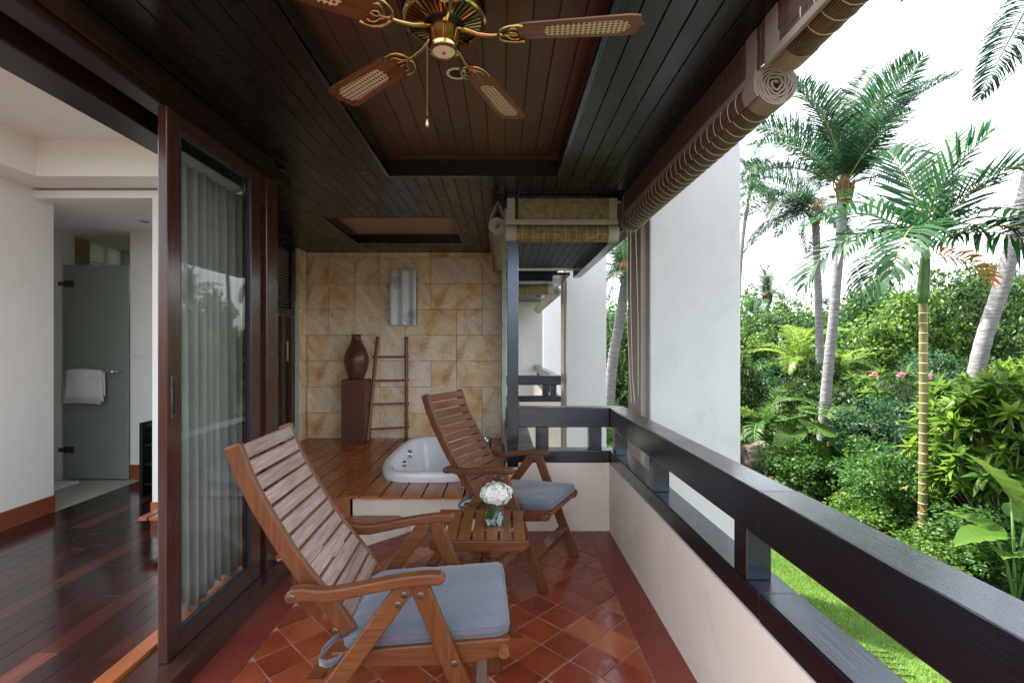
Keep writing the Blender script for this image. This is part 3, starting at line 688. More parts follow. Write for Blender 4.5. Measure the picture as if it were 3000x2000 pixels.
nr = empty('railing', (.4, NY, .48), 0, 'dark railing of the neighbouring balcony beyond the gap', 'railing')
for nm, z0, z1 in (('bottom_rail', .483, .567), ('top_rail', .729, .869)):
    part(box(nm, M_PAINTX, -.5, .885, NY, NY + .11, z0, z1, bevel=.006), nr)
    part(box(nm, M_PAINT, .77, .884, NY + .112, 11.6, z0, z1, bevel=.006), nr)
for xx in (.61, .73): part(box('post', M_PAINTZ, xx, xx + .09, NY + .01, NY + .09, .566, .730), nr)
for yy in (8.2, 9.1, 10.0, 10.9): part(box('post', M_PAINTZ, .79, .87, yy, yy + .08, .566, .730), nr)
ns = struct(MB().box(-1.2, 1.02, NY + .0, 11.6, 2.36, 2.40).build('neighbour_ceiling', M_CEIL))
part(MB().box(-1.2, 1.0, 7.1, 11.9, 2.63, 2.75).build('roof_slab', M_BACK), ns)
nb = box('neighbour_beam', M_PAINTX, -.5, .76, NY - .02, NY + .08, 2.27, 2.359); tag(nb, 'dark beam over the neighbouring balcony opening', 'beam')

# ---- sliding door wall on the left
fr = empty('door_frame', (XL, 1.5, 0), 0, 'dark brown timber frame of the sliding door with header and sill', 'door frame')
part(box('sill', M_DOORY, -1.40, -1.209, -1.6, 2.82, -.01, .077, bevel=.005), fr)
part(box('threshold', M_THRESH, -1.475, -1.402, -1.6, 3.0, .02, .092, bevel=.004), fr)
part(box('header', M_HEADER, -1.40, -1.312, .95, 2.83, 2.235, CZ - .001, bevel=.005), fr)
part(box('track_cover', M_HEADER, -1.402, -1.335, .95, 2.83, 2.200, 2.234, bevel=.003), fr)
part(box('inner_head', M_HEADER, -1.62, -1.47, .95, 3.0, 2.20, 2.45, bevel=.005), fr)
part(box('jamb_post', M_DOOR, -1.42, -1.281, 2.668, 2.80, .077, 2.235, bevel=.005), fr)
part(MB().lathe([(.001, 0), (.014, 0), (.014, .006), (.001, .008)], 12).build('bolt_head', M_RUBBER), fr)
o = fr.children[-1]; o.rotation_euler = (0, R(90), 0); part(o, fr); o.location = (-1.312, 2.06, 2.30)
sdn = empty('sliding_door', (-1.31, 2.3, .084), 0, 'open sliding door with dark brown frame and clear glass', 'door')
DX0, DX1, DY0, DY1, DZ0, DZ1 = -1.326, -1.288, 1.880, 2.612, .078, 2.230
part(box('stile', M_DOOR, DX0, DX1, DY0, DY0 + .083, DZ0, DZ1, bevel=.005), sdn)
part(box('stile', M_DOOR, DX0, DX1, DY1 - .100, DY1, DZ0, DZ1, bevel=.005), sdn)
part(box('door_rail', M_DOORY, DX0 + .002, DX1 - .001, DY0 + .083, DY1 - .100, DZ0, DZ0 + .085, bevel=.004), sdn)
part(box('door_rail', M_DOORY, DX0 + .002, DX1 - .001, DY0 + .083, DY1 - .100, DZ1 - .068, DZ1, bevel=.004), sdn)
part(MB().box(-1.310, -1.304, DY0 + .075, DY1 - .09, DZ0 + .075, DZ1 - .06).build('glass_pane', M_GLASS), sdn)
gk = MB()
for a in ((DY0 + .083, DY0 + .090, DZ0 + .085, DZ1 - .068), (DY1 - .107, DY1 - .100, DZ0 + .085, DZ1 - .068)): gk.box(-1.303, -1.291, a[0], a[1], a[2], a[3])
for a in ((DZ0 + .085, DZ0 + .093), (DZ1 - .076, DZ1 - .068)): gk.box(-1.303, -1.291, DY0 + .090, DY1 - .107, a[0], a[1])
part(gk.build('glazing_bead', mat('blue_black_gasket', (.02, .03, .05), rough=.3)), sdn)
h = empty_h = part(box('flush_handle', M_STEEL, DX1 - .001, DX1 + .003, DY0 + .022, DY0 + .052, 1.02, 1.19, bevel=.002), sdn)
hp = (box('handle_recess', M_RUBBER, DX1 + .0005, DX1 + .0036, DY0 + .030, DY0 + .044, 1.035, 1.175, bevel=.001)); hp.parent = h; hp.location = hp.location - h.location

# ---- curtain behind the glass
def curtain():
    mb = MB(); n = 120; y0, y1 = 2.12, 2.72; rows_ = 14; vs = []
    r = random.Random(4)
    ph = [r.uniform(0, 6.28) for _ in range(4)]
    for j in range(rows_ + 1):
        t = j / rows_; z = 2.13 - t * 2.02
        for i in range(n + 1):
            s = i / n; y = lerp(y0, y1, s) + .015 * t * math.sin(s * 9 + ph[3])
            a = .026 + .012 * t
            xx = -1.45 + a * math.sin(s * 2 * math.pi * 9 + .6 * math.sin(s * 11 + ph[0]) + .5 * t * math.sin(s * 5 + ph[1])) + .008 * math.sin(s * 47 + ph[2] + t)
            zz = z + (.02 * math.sin(s * 40) + .03 * math.sin(s * 13 + 1) if j == rows_ else 0)
            vs.append((xx, y, zz))
    fs = [(j * (n + 1) + i, j * (n + 1) + i + 1, (j + 1) * (n + 1) + i + 1, (j + 1) * (n + 1) + i) for j in range(rows_) for i in range(n)]
    o = mb.add(vs, fs).build('curtain', M_CURT, smooth=True)
    s = o.modifiers.new('thick', 'SOLIDIFY'); s.thickness = .003
    tag(o, 'pleated grey curtain hanging behind the sliding glass door', 'curtain')
curtain()

# ---- the room behind the door
FZ = .084
rfl = struct(MB().box(-4.6, -1.476, -2.2, 6.0, -.1, FZ - .012).build('room_floor', M_BACK))
MB().box(-3.29, -1.476, -2.2, .92, FZ - .011, FZ - .001).build('plank_field', M_PLANKF, rfl)
x = -1.478
pr = random.Random(8)
while x > -3.29:
    x0 = max(-3.29, x - .0935)
    y = .92; yend = 4.47 if x0 < -2.46 else 3.43
    first = pr.uniform(.2, .9)
    while y < yend - .01:
        y2 = min(yend, y + (first if y == .92 else pr.uniform(.55, 1.15)))
        if yend - y2 < .15: y2 = yend
        box('floor_plank', M_PLANKF, x0 + .0006, x - .0006, y + .0006, y2 - .0006, FZ - .010, FZ + pr.uniform(-.0006, .0002), rfl, bevel=.001)
        y = y2
    x -= .094
bt = struct(MB().box(-4.4, -3.293, 3.61, 6.0, FZ - .011, FZ + .001).build('bathroom_floor', M_BTILE))
rw = MB().box(-3.42, -3.30, YR + .5, 3.60, FZ - .1, 2.9); tag(rw.build('room_side_wall', M_ROOM, bevel=.004), 'white wall at the far left of the room, ending before the shower', 'wall')
sk = box('skirting', M_BASE, -3.30, -3.286, YR + .5, 3.598, FZ, FZ + .125, bevel=.003); tag(sk, 'red brown skirting board along the left room wall', 'skirting')
cw = MB().box(-3.41, -2.3, 4.48, 4.60, FZ - .1, 2.9).box(-4.15, -4.02, 4.455, 4.60, FZ - .1, 2.36)
tag(cw.build('corridor_end_wall', M_ROOM, bevel=.003), 'white wall with the light switch right of the shower door', 'wall')
sk2 = box('skirting', M_BASE, -3.40, -2.4, 4.466, 4.481, FZ, FZ + .135, bevel=.003); tag(sk2, 'dark brown skirting board under the light switch', 'skirting')
bw = MB().box(-2.46, -2.33, 3.437, 4.48, FZ - .1, 2.345).box(-2.33, -2.16, 3.437, 3.50, FZ - .1, 2.66); tag(bw.build('room_back_wall', M_ROOM, bevel=.003), 'edge of the white room wall beside the sliding door', 'wall')
sk3 = box('skirting', M_THRESH, -2.462, -2.17, 3.422, 3.438, FZ, FZ + .125, bevel=.003); tag(sk3, 'orange brown skirting board beside the door stile', 'skirting')
ew = MB().prism([(-1.42, 2.822), (-1.50, 2.822), (-2.33, 3.50), (-2.23, 3.58), (-1.42, 2.91)], -.1, 2.79, 'z'); tag(ew.build('angled_outer_wall', M_PARA), 'angled outer wall behind the sliding door post', 'wall')
rc = struct(MB().box(-3.05, -1.47, YR, 3.2, 2.66, 2.72).build('room_ceiling', M_RCEIL))
bh = MB().box(-3.42, -3.05, YR + .5, 3.56, 2.415, 2.73).box(-3.05, -1.55, 3.2, 3.56, 2.416, 2.73).box(-3.299, -2.34, 3.437, 4.48, 2.345, 2.40).box(-4.4, -3.299, 3.48, 4.602, 2.346, 2.42).box(-4.3, -2.34, 4.60, 6.0, 2.35, 2.42)
tag(bh.build('ceiling_bulkhead', M_RCEIL), 'dropped white bulkhead around the raised room ceiling', 'bulkhead')
bw2 = MB().box(-4.4, -4.155, 4.46, 4.64, FZ - .1, 2.345).box(-4.4, -4.28, 3.48, 4.46, FZ - .1, 2.345).box(-4.28, -3.42, 3.48, 3.598, FZ - .1, 2.345); tag(bw2.build('bathroom_wall', M_ROOM), 'white bathroom wall hidden left of the shower', 'wall')

# shower
sh = MB().box(-4.22, -4.10, 4.60, 4.86, FZ, 2.35).box(-4.22, -4.10, 4.86, 6.0, FZ, 1.724); tag(sh.build('shower_side_wall', M_STILE), 'tan tiled wall inside the shower', 'wall')
tag(MB().box(-4.22, -2.4, 6.0, 6.1, FZ, 2.35).build('shower_back_wall', M_SHOWERW), 'green grey back wall of the shower behind frosted glass', 'wall')
tag(MB().box(-3.0, -2.9, 4.60, 6.0, FZ, 2.35).build('shower_right_wall', M_SHOWERW), 'right wall of the shower behind frosted glass', 'wall')
gb = empty('glass_block_window', (-4.16, 5.3, 1.9), 0, 'window of glass blocks above the shower door', 'window')
M_GBLK = leafmat('glass_block', (.17, .19, .16), (.24, .26, .22), trans=.6, rough=.08)
gm = MB()
for a in range(6): gm.box(-4.195, -4.118, 4.862 + a * .205, 4.872 + a * .205, 1.725, 2.35)
for b in range(4): gm.box(-4.194, -4.119, 4.872, 5.89, 1.725 + b * .205, 1.735 + b * .205)
part(gm.build('mortar', M_WPLAST), gb)
for a in range(5):
    for b in range(3):
        part(box('glass_block', M_GBLK, -4.19, -4.108, 4.872 + a * .205, 4.872 + a * .205 + .190, 1.735 + b * .205, 1.735 + b * .205 + .190, bevel=.01), gb)
sdr = empty('shower_door', (-3.7, 4.46, FZ), 0, 'frosted green glass shower door with a towel bar', 'door')
part(MB().box(-4.00, -3.404, 4.456, 4.466, FZ + .012, 2.045).build('glass_panel', M_FROST, bevel=.002), sdr)
for z in (1.872, .36):
    hg = part(box('hinge', M_STEEL, -3.985, -3.90, 4.444, 4.455, z - .03, z + .03, bevel=.003), sdr)
    hb = box('hinge_block', M_STEEL, -4.035, -3.985, 4.438, 4.455, z - .02, z + .02, bevel=.004); hb.parent = hg; hb.location = hb.location - hg.location
tb = MB().tube([(-3.93, 4.452, 1.075), (-3.93, 4.39, 1.075), (-3.90, 4.37, 1.075), (-3.50, 4.37, 1.075), (-3.47, 4.39, 1.075), (-3.47, 4.452, 1.075)], .011, 10)
part(tb.build('towel_bar', M_CHROME, smooth=True), sdr)
def towel():
    mb = MB(); x0, x1 = -3.895, -3.60
    for layer, (yf, yb, zl, xo) in enumerate(((4.352, 4.388, .79, 0), (4.349, 4.391, .815, .03))):
        n, mm = 16, 10; vs = []
        prof = [(yf, zl)] + [(yf - .004 * math.sin(i), lerp(zl, 1.07, i / 6)) for i in range(1, 7)] + [(4.37, 1.095)] + [(yb, lerp(1.07, zl + .05, i / 6)) for i in range(0, 7)]
        for j, (yy, zz) in enumerate(prof):
            for i in range(n + 1):
                s = i / n; fl_ = (1 - min(1, abs(zz - .8) / .3)) * .02
                vs.append((lerp(x0 + xo * .6 - fl_ * (1 - s), x1 + xo + fl_ * s, s), yy + .005 * math.sin(s * 9 + j * .3) * (1 if yy < 4.37 else -1) - layer * .004, zz + .008 * math.sin(s * 4)))
        fs = [(j * (n + 1) + i, j * (n + 1) + i + 1, (j + 1) * (n + 1) + i + 1, (j + 1) * (n + 1) + i) for j in range(len(prof) - 1) for i in range(n)]
        mb.add(vs, fs)
    o = mb.build('towel', M_TOWEL, smooth=True); s = o.modifiers.new('thick', 'SOLIDIFY'); s.thickness = .012
    tag(o, 'white towel folded over the shower door bar', 'towel')
towel()
mt = box('bath_mat', M_TOWEL, -4.15, -3.76, 3.95, 4.35, FZ + .002, FZ + .022, bevel=.008); tag(mt, 'white bath mat on the beige tiles before the shower', 'mat')
swp = empty('light_switch', (-3.35, 4.475, 1.22), 0, 'cream double switch plate on the white corridor wall', 'switch')
part(box('plate', M_WPLAST, -3.375, -3.275, 4.470, 4.480, 1.190, 1.248, bevel=.003), swp)
for k in (0, 1): part(box('rocker', M_WPLAST, -3.368 + k * .046, -3.326 + k * .046, 4.466, 4.471, 1.198, 1.240, bevel=.002), swp)
dl = empty('downlight', (-3.0, 4.1, 2.344), 0, 'small round downlight in the corridor ceiling', 'light')
part(MB().lathe([(.048, 0), (.052, -.004), (.042, -.006), (.036, 0)], 24, (-2.99, 4.08, 2.345), cap=False).build('trim_ring', M_CHROME, smooth=True), dl)
part(MB().lathe([(.001, -.001), (.036, -.001)], 24, (-2.99, 4.08, 2.345), cap=False).build('lens', M_STEEL), dl)
lr = empty('luggage_rack', (-2.9, 4.1, FZ), 0, 'black slotted luggage rack half hidden behind the wall edge', 'rack')
part(box('side_panel', M_RUBBER, -2.955, -2.930, 3.98, 4.44, FZ, .68, bevel=.003), lr)
for k in range(4): part(box('slot', M_ROOM, -2.9565, -2.9548, 4.03, 4.05, FZ + .10 + k * .135, FZ + .16 + k * .135, bevel=0), lr)
for k in range(4): part(box('shelf', M_RUBBER, -2.93, -2.48, 4.0, 4.42, FZ + .08 + k * .16, FZ + .10 + k * .16, bevel=.002), lr)

# ---- louvred panel and narrow window on the left wall of the bath deck
lv = empty('louvred_shutter', (-2.2, 4.9, 1.63), 0, 'dark louvred shutter panel high beside the sandstone', 'shutter')
for a in ((-2.235, -2.195, 4.20, 5.20, 1.62, 1.69), (-2.235, -2.195, 4.20, 5.20, 2.30, CZ - .003), (-2.234, -2.196, 5.12, 5.199, 1.69, 2.30), (-2.234, -2.196, 4.20, 4.27, 1.69, 2.30)):
    part(box('shutter_frame', M_PAINT, *a, bevel=.004), lv)
for k in range(21):
    z = 1.70 + k * .029; c = (-2.215, 4.695, z)
    o = box('louvre_slat', M_PAINT, -.018, .018, -.425, .425, -.0035, .0035, bevel=.002); o.location = c; o.rotation_euler = (0, R(38), 0); part(o, lv)
bwn = empty('bathroom_window', (-2.23, 4.7, DZ), 0, 'narrow dark framed window left of the bath wall', 'window')
part(box('window_frame', M_DOOR, -2.28, -2.225, 5.17, 5.265, DZ, 1.615, bevel=.004), bwn)
part(box('window_frame', M_DOOR, -2.28, -2.225, 3.62, 3.72, DZ, 1.615, bevel=.004), bwn)
part(MB().box(-2.262, -2.255, 3.72, 5.17, DZ, 1.615).build('window_pane', M_GLASS), bwn)
part(box('window_bar', M_DOOR, -2.27, -2.23, 4.96, 5.0, DZ, 1.615, bevel=.003), bwn)
part(box('pull_handle', M_CHROME, -2.222, -2.205, 5.035, 5.055, 1.15, 1.36, bevel=.004), bwn)
part(MB().box(-2.40, -2.37, 3.6, 5.27, -.1, CZ).build('blind_behind_pane', M_SHOWERW), bwn)
lwl = MB().box(-2.40, -2.24, 3.58, 5.36, 1.617, 1.64).box(-2.40, -2.24, 3.58, 5.27, 1.64, CZ + .01); tag(lwl.build('nook_side_wall', M_PARA), 'wall above the bathroom window behind the louvres', 'wall')
# ================================================================== FURNITURE
def disc(axis_loc, r, t, axis='y', n=12):
    """small bolt head; local z is its axis"""
    return [(0.0005, 0), (r, 0), (r, t * .6), (r * .8, t), (.0005, t)]
def bolt(parent, x, y, z, side, r=.010, m=None):
    o = MB().lathe([(.0004, 0), (r, 0), (r, .002), (r * .75, .0035), (r * .4, .0035), (r * .35, .0015), (.0004, .0015)], 12).build('bolt', m or M_STEEL, parent, smooth='auto')
    o.rotation_euler = (R(90) if side < 0 else R(-90), 0, 0); o.location = (x, y, z); return o
BACK = [(-.800, .996), (-.764, .897), (-.731, .830), (-.687, .753), (-.637, .670), (-.582, .592), (-.537, .537), (-.488, .476), (-.449, .420)]
def offset(poly, d):
    out = []
    for i, p in enumerate(poly):
        a, b = poly[max(0, i - 1)], poly[min(len(poly) - 1, i + 1)]
        t = Vector((b[0] - a[0], b[1] - a[1])).normalized(); nn = Vector((-t.y, t.x))
        out.append((p[0] + nn.x * d, p[1] + nn.y * d))
    return out
FRONT = offset(BACK, .050)
def along(poly, s):
    L = [0]
    for i in range(1, len(poly)): L.append(L[-1] + math.dist(poly[i - 1], poly[i]))
    q = s * L[-1]
    for i in range(1, len(poly)):
        if q <= L[i] + 1e-9:
            t = (q - L[i - 1]) / (L[i] - L[i - 1]); a, b = poly[i - 1], poly[i]
            return Vector((lerp(a[0], b[0], t), lerp(a[1], b[1], t))), Vector((b[0] - a[0], b[1] - a[1])).normalized()
def leg_poly(p0, p1, w, round_top=True):
    a, b = Vector(p0), Vector(p1); t = (b - a).normalized(); nn = Vector((-t.y, t.x)) * w / 2
    pts = []
    for k in range(7):
        q = math.pi * k / 6; pts.append(a + (nn * math.cos(q)) - t * (w / 2) * math.sin(q))
    # foot cut flat on the floor
    e = [b - nn, b + nn]; f = []
    for p in e:
        s = (p1[1] - p.y) / t.y if abs(t.y) > .01 else 0; f.append(p + t * s)
    return [(p.x, p.y) for p in pts] + [(f[0].x, f[0].y), (f[1].x, f[1].y)]
ARM = [(-.598, .574), (-.592, .592), (-.575, .602), (-.54, .603), (-.50, .597), (-.46, .598), (-.40, .607), (-.33, .620), (-.26, .631), (-.19, .638), (-.15, .636), (-.136, .627), (-.137, .614),
       (-.152, .604), (-.21, .603), (-.28, .597), (-.36, .582), (-.43, .568), (-.475, .560), (-.50, .562), (-.53, .566), (-.57, .561), (-.592, .561)]
def make_chair(label, slat_mat, loc, rz, slat_label):
    t = empty('folding_chair', loc, rz, label, 'chair', 'reclining wooden armchairs on the balcony')
    for s in (-1, 1):
        y0, y1 = (.183, .209) if s > 0 else (-.209, -.183)
        o_st = MB().prism(BACK + FRONT[::-1], y0, y1, 'y').build('back_stile', M_TEAKZ, t, bevel=.006, seg=3)
        y0, y1 = sorted((s * .211, s * .236))
        o_rl = MB().prism([(-.475, .352), (-.10, .346), (.045, .372), (.056, .385), (.056, .424), (-.475, .394)], y0, y1, 'y').build('seat_rail', M_TEAK, t, bevel=.005, seg=3)
        y0, y1 = sorted((s * .239, s * .264))
        o_ra = MB().prism(leg_poly((-.262, .582), (-.69, 0), .054), y0, y1, 'y').build('rear_leg', M_TEAK, t, bevel=.005, seg=3)
        o_fb = MB().prism(leg_poly((-.205, .580), (.030, 0), .056), y0, y1, 'y').build('front_leg', M_TEAKZ, t, bevel=.005, seg=3)
        y0, y1 = sorted((s * .236, s * .275))
        o_ar = MB().prism(ARM, y0, y1, 'y').build('armrest', M_TEAK, t, bevel=.009, seg=3)
        MB().box(-.262, -.205, *sorted((s * .246, s * .257)), .566, .602).build('hinge_plate', M_STEEL, t, bevel=.003)
        for pp_, bx, bz, yy in ((o_ar, -.575, .581, .275), (o_ra, -.256, .576, .264), (o_ra, -.274, .548, .264), (o_fb, -.208, .574, .264), (o_fb, -.110, .372, .264), (o_rl, -.455, .37, .236), (o_st, -.47, .445, .209)):
            bolt(pp_, bx, s * yy, bz, s)
    for k in range(12):
        s0 = .018 + k * .079
        p, d = along(FRONT, s0 + .030); nn = Vector((-d.y, d.x))
        hw = .0225; a = p - d * hw - nn * .003; b = p + d * hw - nn * .003
        poly = [tuple(a), tuple(b), tuple(b - nn * .013), tuple(a - nn * .013)]
        o = MB().prism(poly[::-1], -.184, .184, 'y').build('back_slat', slat_mat, t, bevel=.003, seg=2)
        if k == 0 and slat_label: o['label'] = slat_label
    for k in range(7):
        xx = -.43 + k * .072; zz = lerp(.394, .420, k / 6)
        MB().box(xx - .024, xx + .024, -.212, .212, zz - .016, zz - .002).build('seat_slat', M_TEAKY, t, bevel=.003)
    MB().tube([(.036, -.262, .395), (.036, .262, .395)], .016, 12).build('front_bar', M_TEAKY, t, smooth='auto')
    MB().prism([(-.060, .148), (-.016, .130), (-.008, .172), (-.052, .190)], -.240, .240, 'y').build('front_stretcher', M_TEAKY, t, bevel=.004)
    MB().prism([(-.60, .085), (-.565, .085), (-.535, .125), (-.57, .125)], -.240, .240, 'y').build('rear_stretcher', M_TEAKY, t, bevel=.004)
    MB().tube([(-.50, -.21, .49), (-.50, .21, .49)], .009, 8).build('pivot_bar', M_STEEL, t)
    return t
def make_cushion(label, loc, rz, tie=True):
    """soft seat pad with piped edges, strap loops at the back corners"""
    r = empty('seat_cushion', loc, rz, label, 'cushion', 'blue grey seat pads')
    nx, ny = 26, 26; X0, X1, Y = -.445, .050, .216
    def zt(i, j):
        s, q = i / nx, j / ny
        e = min(1, min(s, 1 - s, q, 1 - q) * 9); base = lerp(.394, .424, s)
        rd = .010 * (1 - e) ** 2
        return base + .046 - rd * 1.6 + .006 * math.sin(s * 3.1) * math.sin(q * 3.1) + .0014 * math.sin(s * 31 + q * 9) * (1 - e) + .0016 * math.sin(s * 7 + 2.3 * math.sin(q * 6)) + .0012 * math.sin(q * 11 + 3 * math.sin(s * 4 + 1)) + .0022 * math.sin(34 * q) * max(0, .16 - s) * 5
    def xy(i, j, k=0):
        s, q = i / nx, j / ny
        x = lerp(X0, X1, s); y = lerp(-Y, Y, q)
        # rounded plan corners
        cx, cyy = max(0, abs(s - .5) * 2 - .90) / .10, max(0, abs(q - .5) * 2 - .90) / .10
        if cx > 0 and cyy > 0:
            x -= math.copysign(.012 * cx * cyy, s - .5); y -= math.copysign(.012 * cx * cyy, q - .5)
        return x, y
    top = MB(); vs = []
    for i in range(nx + 1):
        for j in range(ny + 1):
            x, y = xy(i, j); vs.append((x, y, zt(i, j)))
    fs = [(i * (ny + 1) + j, (i + 1) * (ny + 1) + j, (i + 1) * (ny + 1) + j + 1, i * (ny + 1) + j + 1) for i in range(nx) for j in range(ny)]
    top.add(vs, fs); o_top = top.build('top_cover', M_CUSH, r, smooth=True)
    ring = [(i, 0) for i in range(nx)] + [(nx, j) for j in range(ny)] + [(i, ny) for i in range(nx, 0, -1)] + [(0, j) for j in range(ny, 0, -1)]
    sd_ = MB(); vs = []; n = len(ring)
    for lv_ in range(5):
        f = lv_ / 4
        for i, j in ring:
            x, y = xy(i, j); zb = lerp(.394, .424, i / nx) + .001; z = lerp(zb, zt(i, j), f); bul = .008 * math.sin(math.pi * f)
            vs.append((x + math.copysign(bul, x - (X0 + X1) / 2) * (i in (0, nx)), y + math.copysign(bul, y) * (j in (0, ny)), z))
    fs = [(l * n + k, l * n + (k + 1) % n, (l + 1) * n + (k + 1) % n, (l + 1) * n + k) for l in range(4) for k in range(n)]
    sd_.add(vs, fs); sd_.build('side_band', M_CUSHS, r, smooth=True)
    pp = MB()
    for f in (.02, .98):
        path = []
        for i, j in ring + [ring[0]]:
            x, y = xy(i, j); zb = lerp(.394, .424, i / nx) + .001; path.append((x * 1.0 + math.copysign(.002, x - (X0 + X1) / 2) * (i in (0, nx)), y + math.copysign(.002, y) * (j in (0, ny)), lerp(zb, zt(i, j), f)))
        pp.tube(path, .0028, 6, cap=False)
    pp.build('piping', M_CUSH, o_top, smooth=True)
    if tie:
        for s in (-1, 1):
            a = [(-.445, s * .19, .43), (-.475, s * .20, .425), (-.500, s * .222, .405), (-.505, s * .243, .385), (-.485, s * .247, .380), (-.455, s * .240, .386), (-.43, s * .228, .400)]
            vs = []
            for p in a: vs += [p, (p[0], p[1], p[2] - .020)]
            o = MB().add(vs, [(2 * i, 2 * i + 2, 2 * i + 3, 2 * i + 1) for i in range(len(a) - 1)]).build('tie_strap', M_CUSHS, r, smooth=True)
            sl = o.modifiers.new('thick', 'SOLIDIFY'); sl.thickness = .003
    return r
C1 = ((-.040, 1.700, 0), R(2.5)); C2 = ((.311, 2.825, 0), R(-27))
make_chair('nearest folding wooden armchair with worn back slats in painted sky sheen', M_WORN_SHEEN, *C1, 'worn back slat with painted sky sheen')
make_cushion('blue grey seat cushion tied to the nearest folding chair', *C1)
make_chair('folding wooden armchair by the tub with smooth brown slats', M_TEAKY, *C2, None)
make_cushion('blue grey seat cushion on the chair by the corner of the railing', *C2)

# ---- slatted side table
tb = empty('side_table', (-.10, 2.343, 0), 0, 'small slatted folding wooden table between the two chairs', 'table')
TW, TDp, TZ = .22, .213, .45
for s in (-1, 1):
    y0, y1 = sorted((s * TDp, s * (TDp - .022)))
    MB().prism([(-TW, TZ), (-TW, TZ - .022), (-TW + .012, TZ - .038), (-TW + .030, TZ - .045), (TW - .030, TZ - .045), (TW - .012, TZ - .038), (TW, TZ - .022), (TW, TZ)], y0, y1, 'y').build('apron', M_TEAK, tb, bevel=.004, seg=3)
for k in range(7):
    x0 = -TW + .004 + k * .0620
    MB().box(x0, x0 + .050, -TDp + .023, TDp - .023, TZ - .016, TZ - .001).build('table_slat', M_TABLE, tb, bevel=.003)
for s in (-1, 1):
    for q in (-1, 1):
        y0, y1 = sorted((s * (.186 if q > 0 else .160), s * (.164 if q > 0 else .138)))
        MB().prism([(q * .185 - .022, TZ - .02), (-q * .175 - .024, 0), (-q * .175 + .024, 0), (q * .185 + .022, TZ - .02)], y0, y1, 'y').build('leg', M_TEAKZ, tb, bevel=.004)
    bolt(tb, -.17, s * TDp, TZ - .028, s, .007)
MB().tube([(0, -.19, .225), (0, .19, .225)], .008, 8).build('pivot_rod', M_STEEL, tb)
for q in (-1, 1): MB().tube([(q * .13, -.165, .06), (q * .13, .165, .06)], .010, 8).build('stretcher', M_TEAKY, tb)

# ---- square glass vase with gravel and a white hydrangea
VX, VY = -.036, 2.335
gv = empty('glass_vase', (VX, VY, TZ), R(4), 'square clear glass vase of gravel on the slatted table', 'vase')
hw, th, hh = .046, .004, .105
g_ = MB()
for a in ((-hw, hw, -hw, -hw + th), (-hw, hw, hw - th, hw), (-hw, -hw + th, -hw + th, hw - th), (hw - th, hw, -hw + th, hw - th)): g_.box(a[0], a[1], a[2], a[3], .001, hh)
g_.box(-hw, hw, -hw, hw, .0005, .006); g_.build('glass_wall', M_VASEG, gv)
gr = MB(); r6 = random.Random(2)
for k in range(260):
    c = Vector((r6.uniform(-.037, .037), r6.uniform(-.037, .037), r6.uniform(.010, .050))); s = r6.uniform(.0045, .0075)
    e = Euler((r6.uniform(0, 3), r6.uniform(0, 3), 0)).to_matrix()
    P = [c + e @ (Vector(q) * s) for q in ((1, 0, 0), (-1, 0, 0), (0, 1, 0), (0, -1, 0), (0, 0, .8), (0, 0, -.8))]
    gr.add(P, [(0, 2, 4), (2, 1, 4), (1, 3, 4), (3, 0, 4), (2, 0, 5), (1, 2, 5), (3, 1, 5), (0, 3, 5)])
o = gr.build('gravel', M_GRAVEL, gv); o['kind'] = 'stuff'
hy = empty('hydrangea', (VX - .0, VY, TZ + .01), 0, 'round white hydrangea bloom standing in the glass vase', 'flower')
MB().tube([(.0, .0, .02), (.008, -.004, .07), (.006, 0, .13)], .004, 6).build('stem', L_MID, hy)
fl_ = MB(); r7 = random.Random(6); C0 = Vector((.008, 0, .140)); 
for k in range(95):
    z = 1 - 2 * (k + .5) / 95; q = k * 2.39996; rr_ = math.sqrt(1 - z * z)
    if z < -.75: continue
    nrm = Vector((rr_ * math.cos(q), rr_ * math.sin(q), z * .78)); c = C0 + Vector((nrm.x * .068, nrm.y * .064, nrm.z * .048)) * (r7.uniform(.84, 1.12) + .10 * math.sin(q * 1.0 + 2) * rr_)
    nn = nrm.normalized(); a = nn.orthogonal().normalized(); a = Matrix.Rotation(r7.uniform(0, 6.28), 3, nn) @ a; b = nn.cross(a)
    for p in range(4):
        d = a * math.cos(p * math.pi / 2) + b * math.sin(p * math.pi / 2); e = nn.cross(d); s = r7.uniform(.016, .023)
        vs = [c, c + d * s * .6 + e * s * .55 + nn * .003, c + d * s * 1.15 + e * s * .25 + nn * r7.uniform(-.004, .004), c + d * s * 1.15 - e * s * .25 + nn * r7.uniform(-.003, .005), c + d * s * .6 - e * s * .55 + nn * .003]
        fl_.add(vs, [(0, 1, 2, 3, 4)])
fl_.build('petals', M_PETAL, hy)
def leafblade(L, W, fold=.15, droop=.2, n=5):
    vs, fs = [], []
    for i in range(n + 1):
        t = i / n; w_ = W * math.sin(math.pi * min(.98, t ** .8 * .95 + .03)) ; z = -droop * L * t * t
        vs += [(L * t, -w_, z + fold * w_), (L * t, 0, z), (L * t, w_, z + fold * w_)]
    for i in range(n):
        a = 3 * i; fs += [(a, a + 1, a + 4, a + 3), (a + 1, a + 2, a + 5, a + 4)]
    return vs, fs
lvv, lff = leafblade(.06, .018)
lm = MB().add(lvv, lff).mesh('leaf', L_DARK)
for rot, lc in (((0, R(-5), R(170)), (-.05, -.03, .095)), ((0, R(70), R(250)), (-.01, -.036, .085)), ((R(90), R(20), R(200)), (0, -.038, .06))):
    o = link('leaf', lm, hy); o.rotation_euler = rot; o.location = lc
stv = MB().tube([(.012, -.039, .025), (.02, -.039, .06), (.022, -.030, .09)], .003, 6).build('stalk', L_LIGHT, hy)

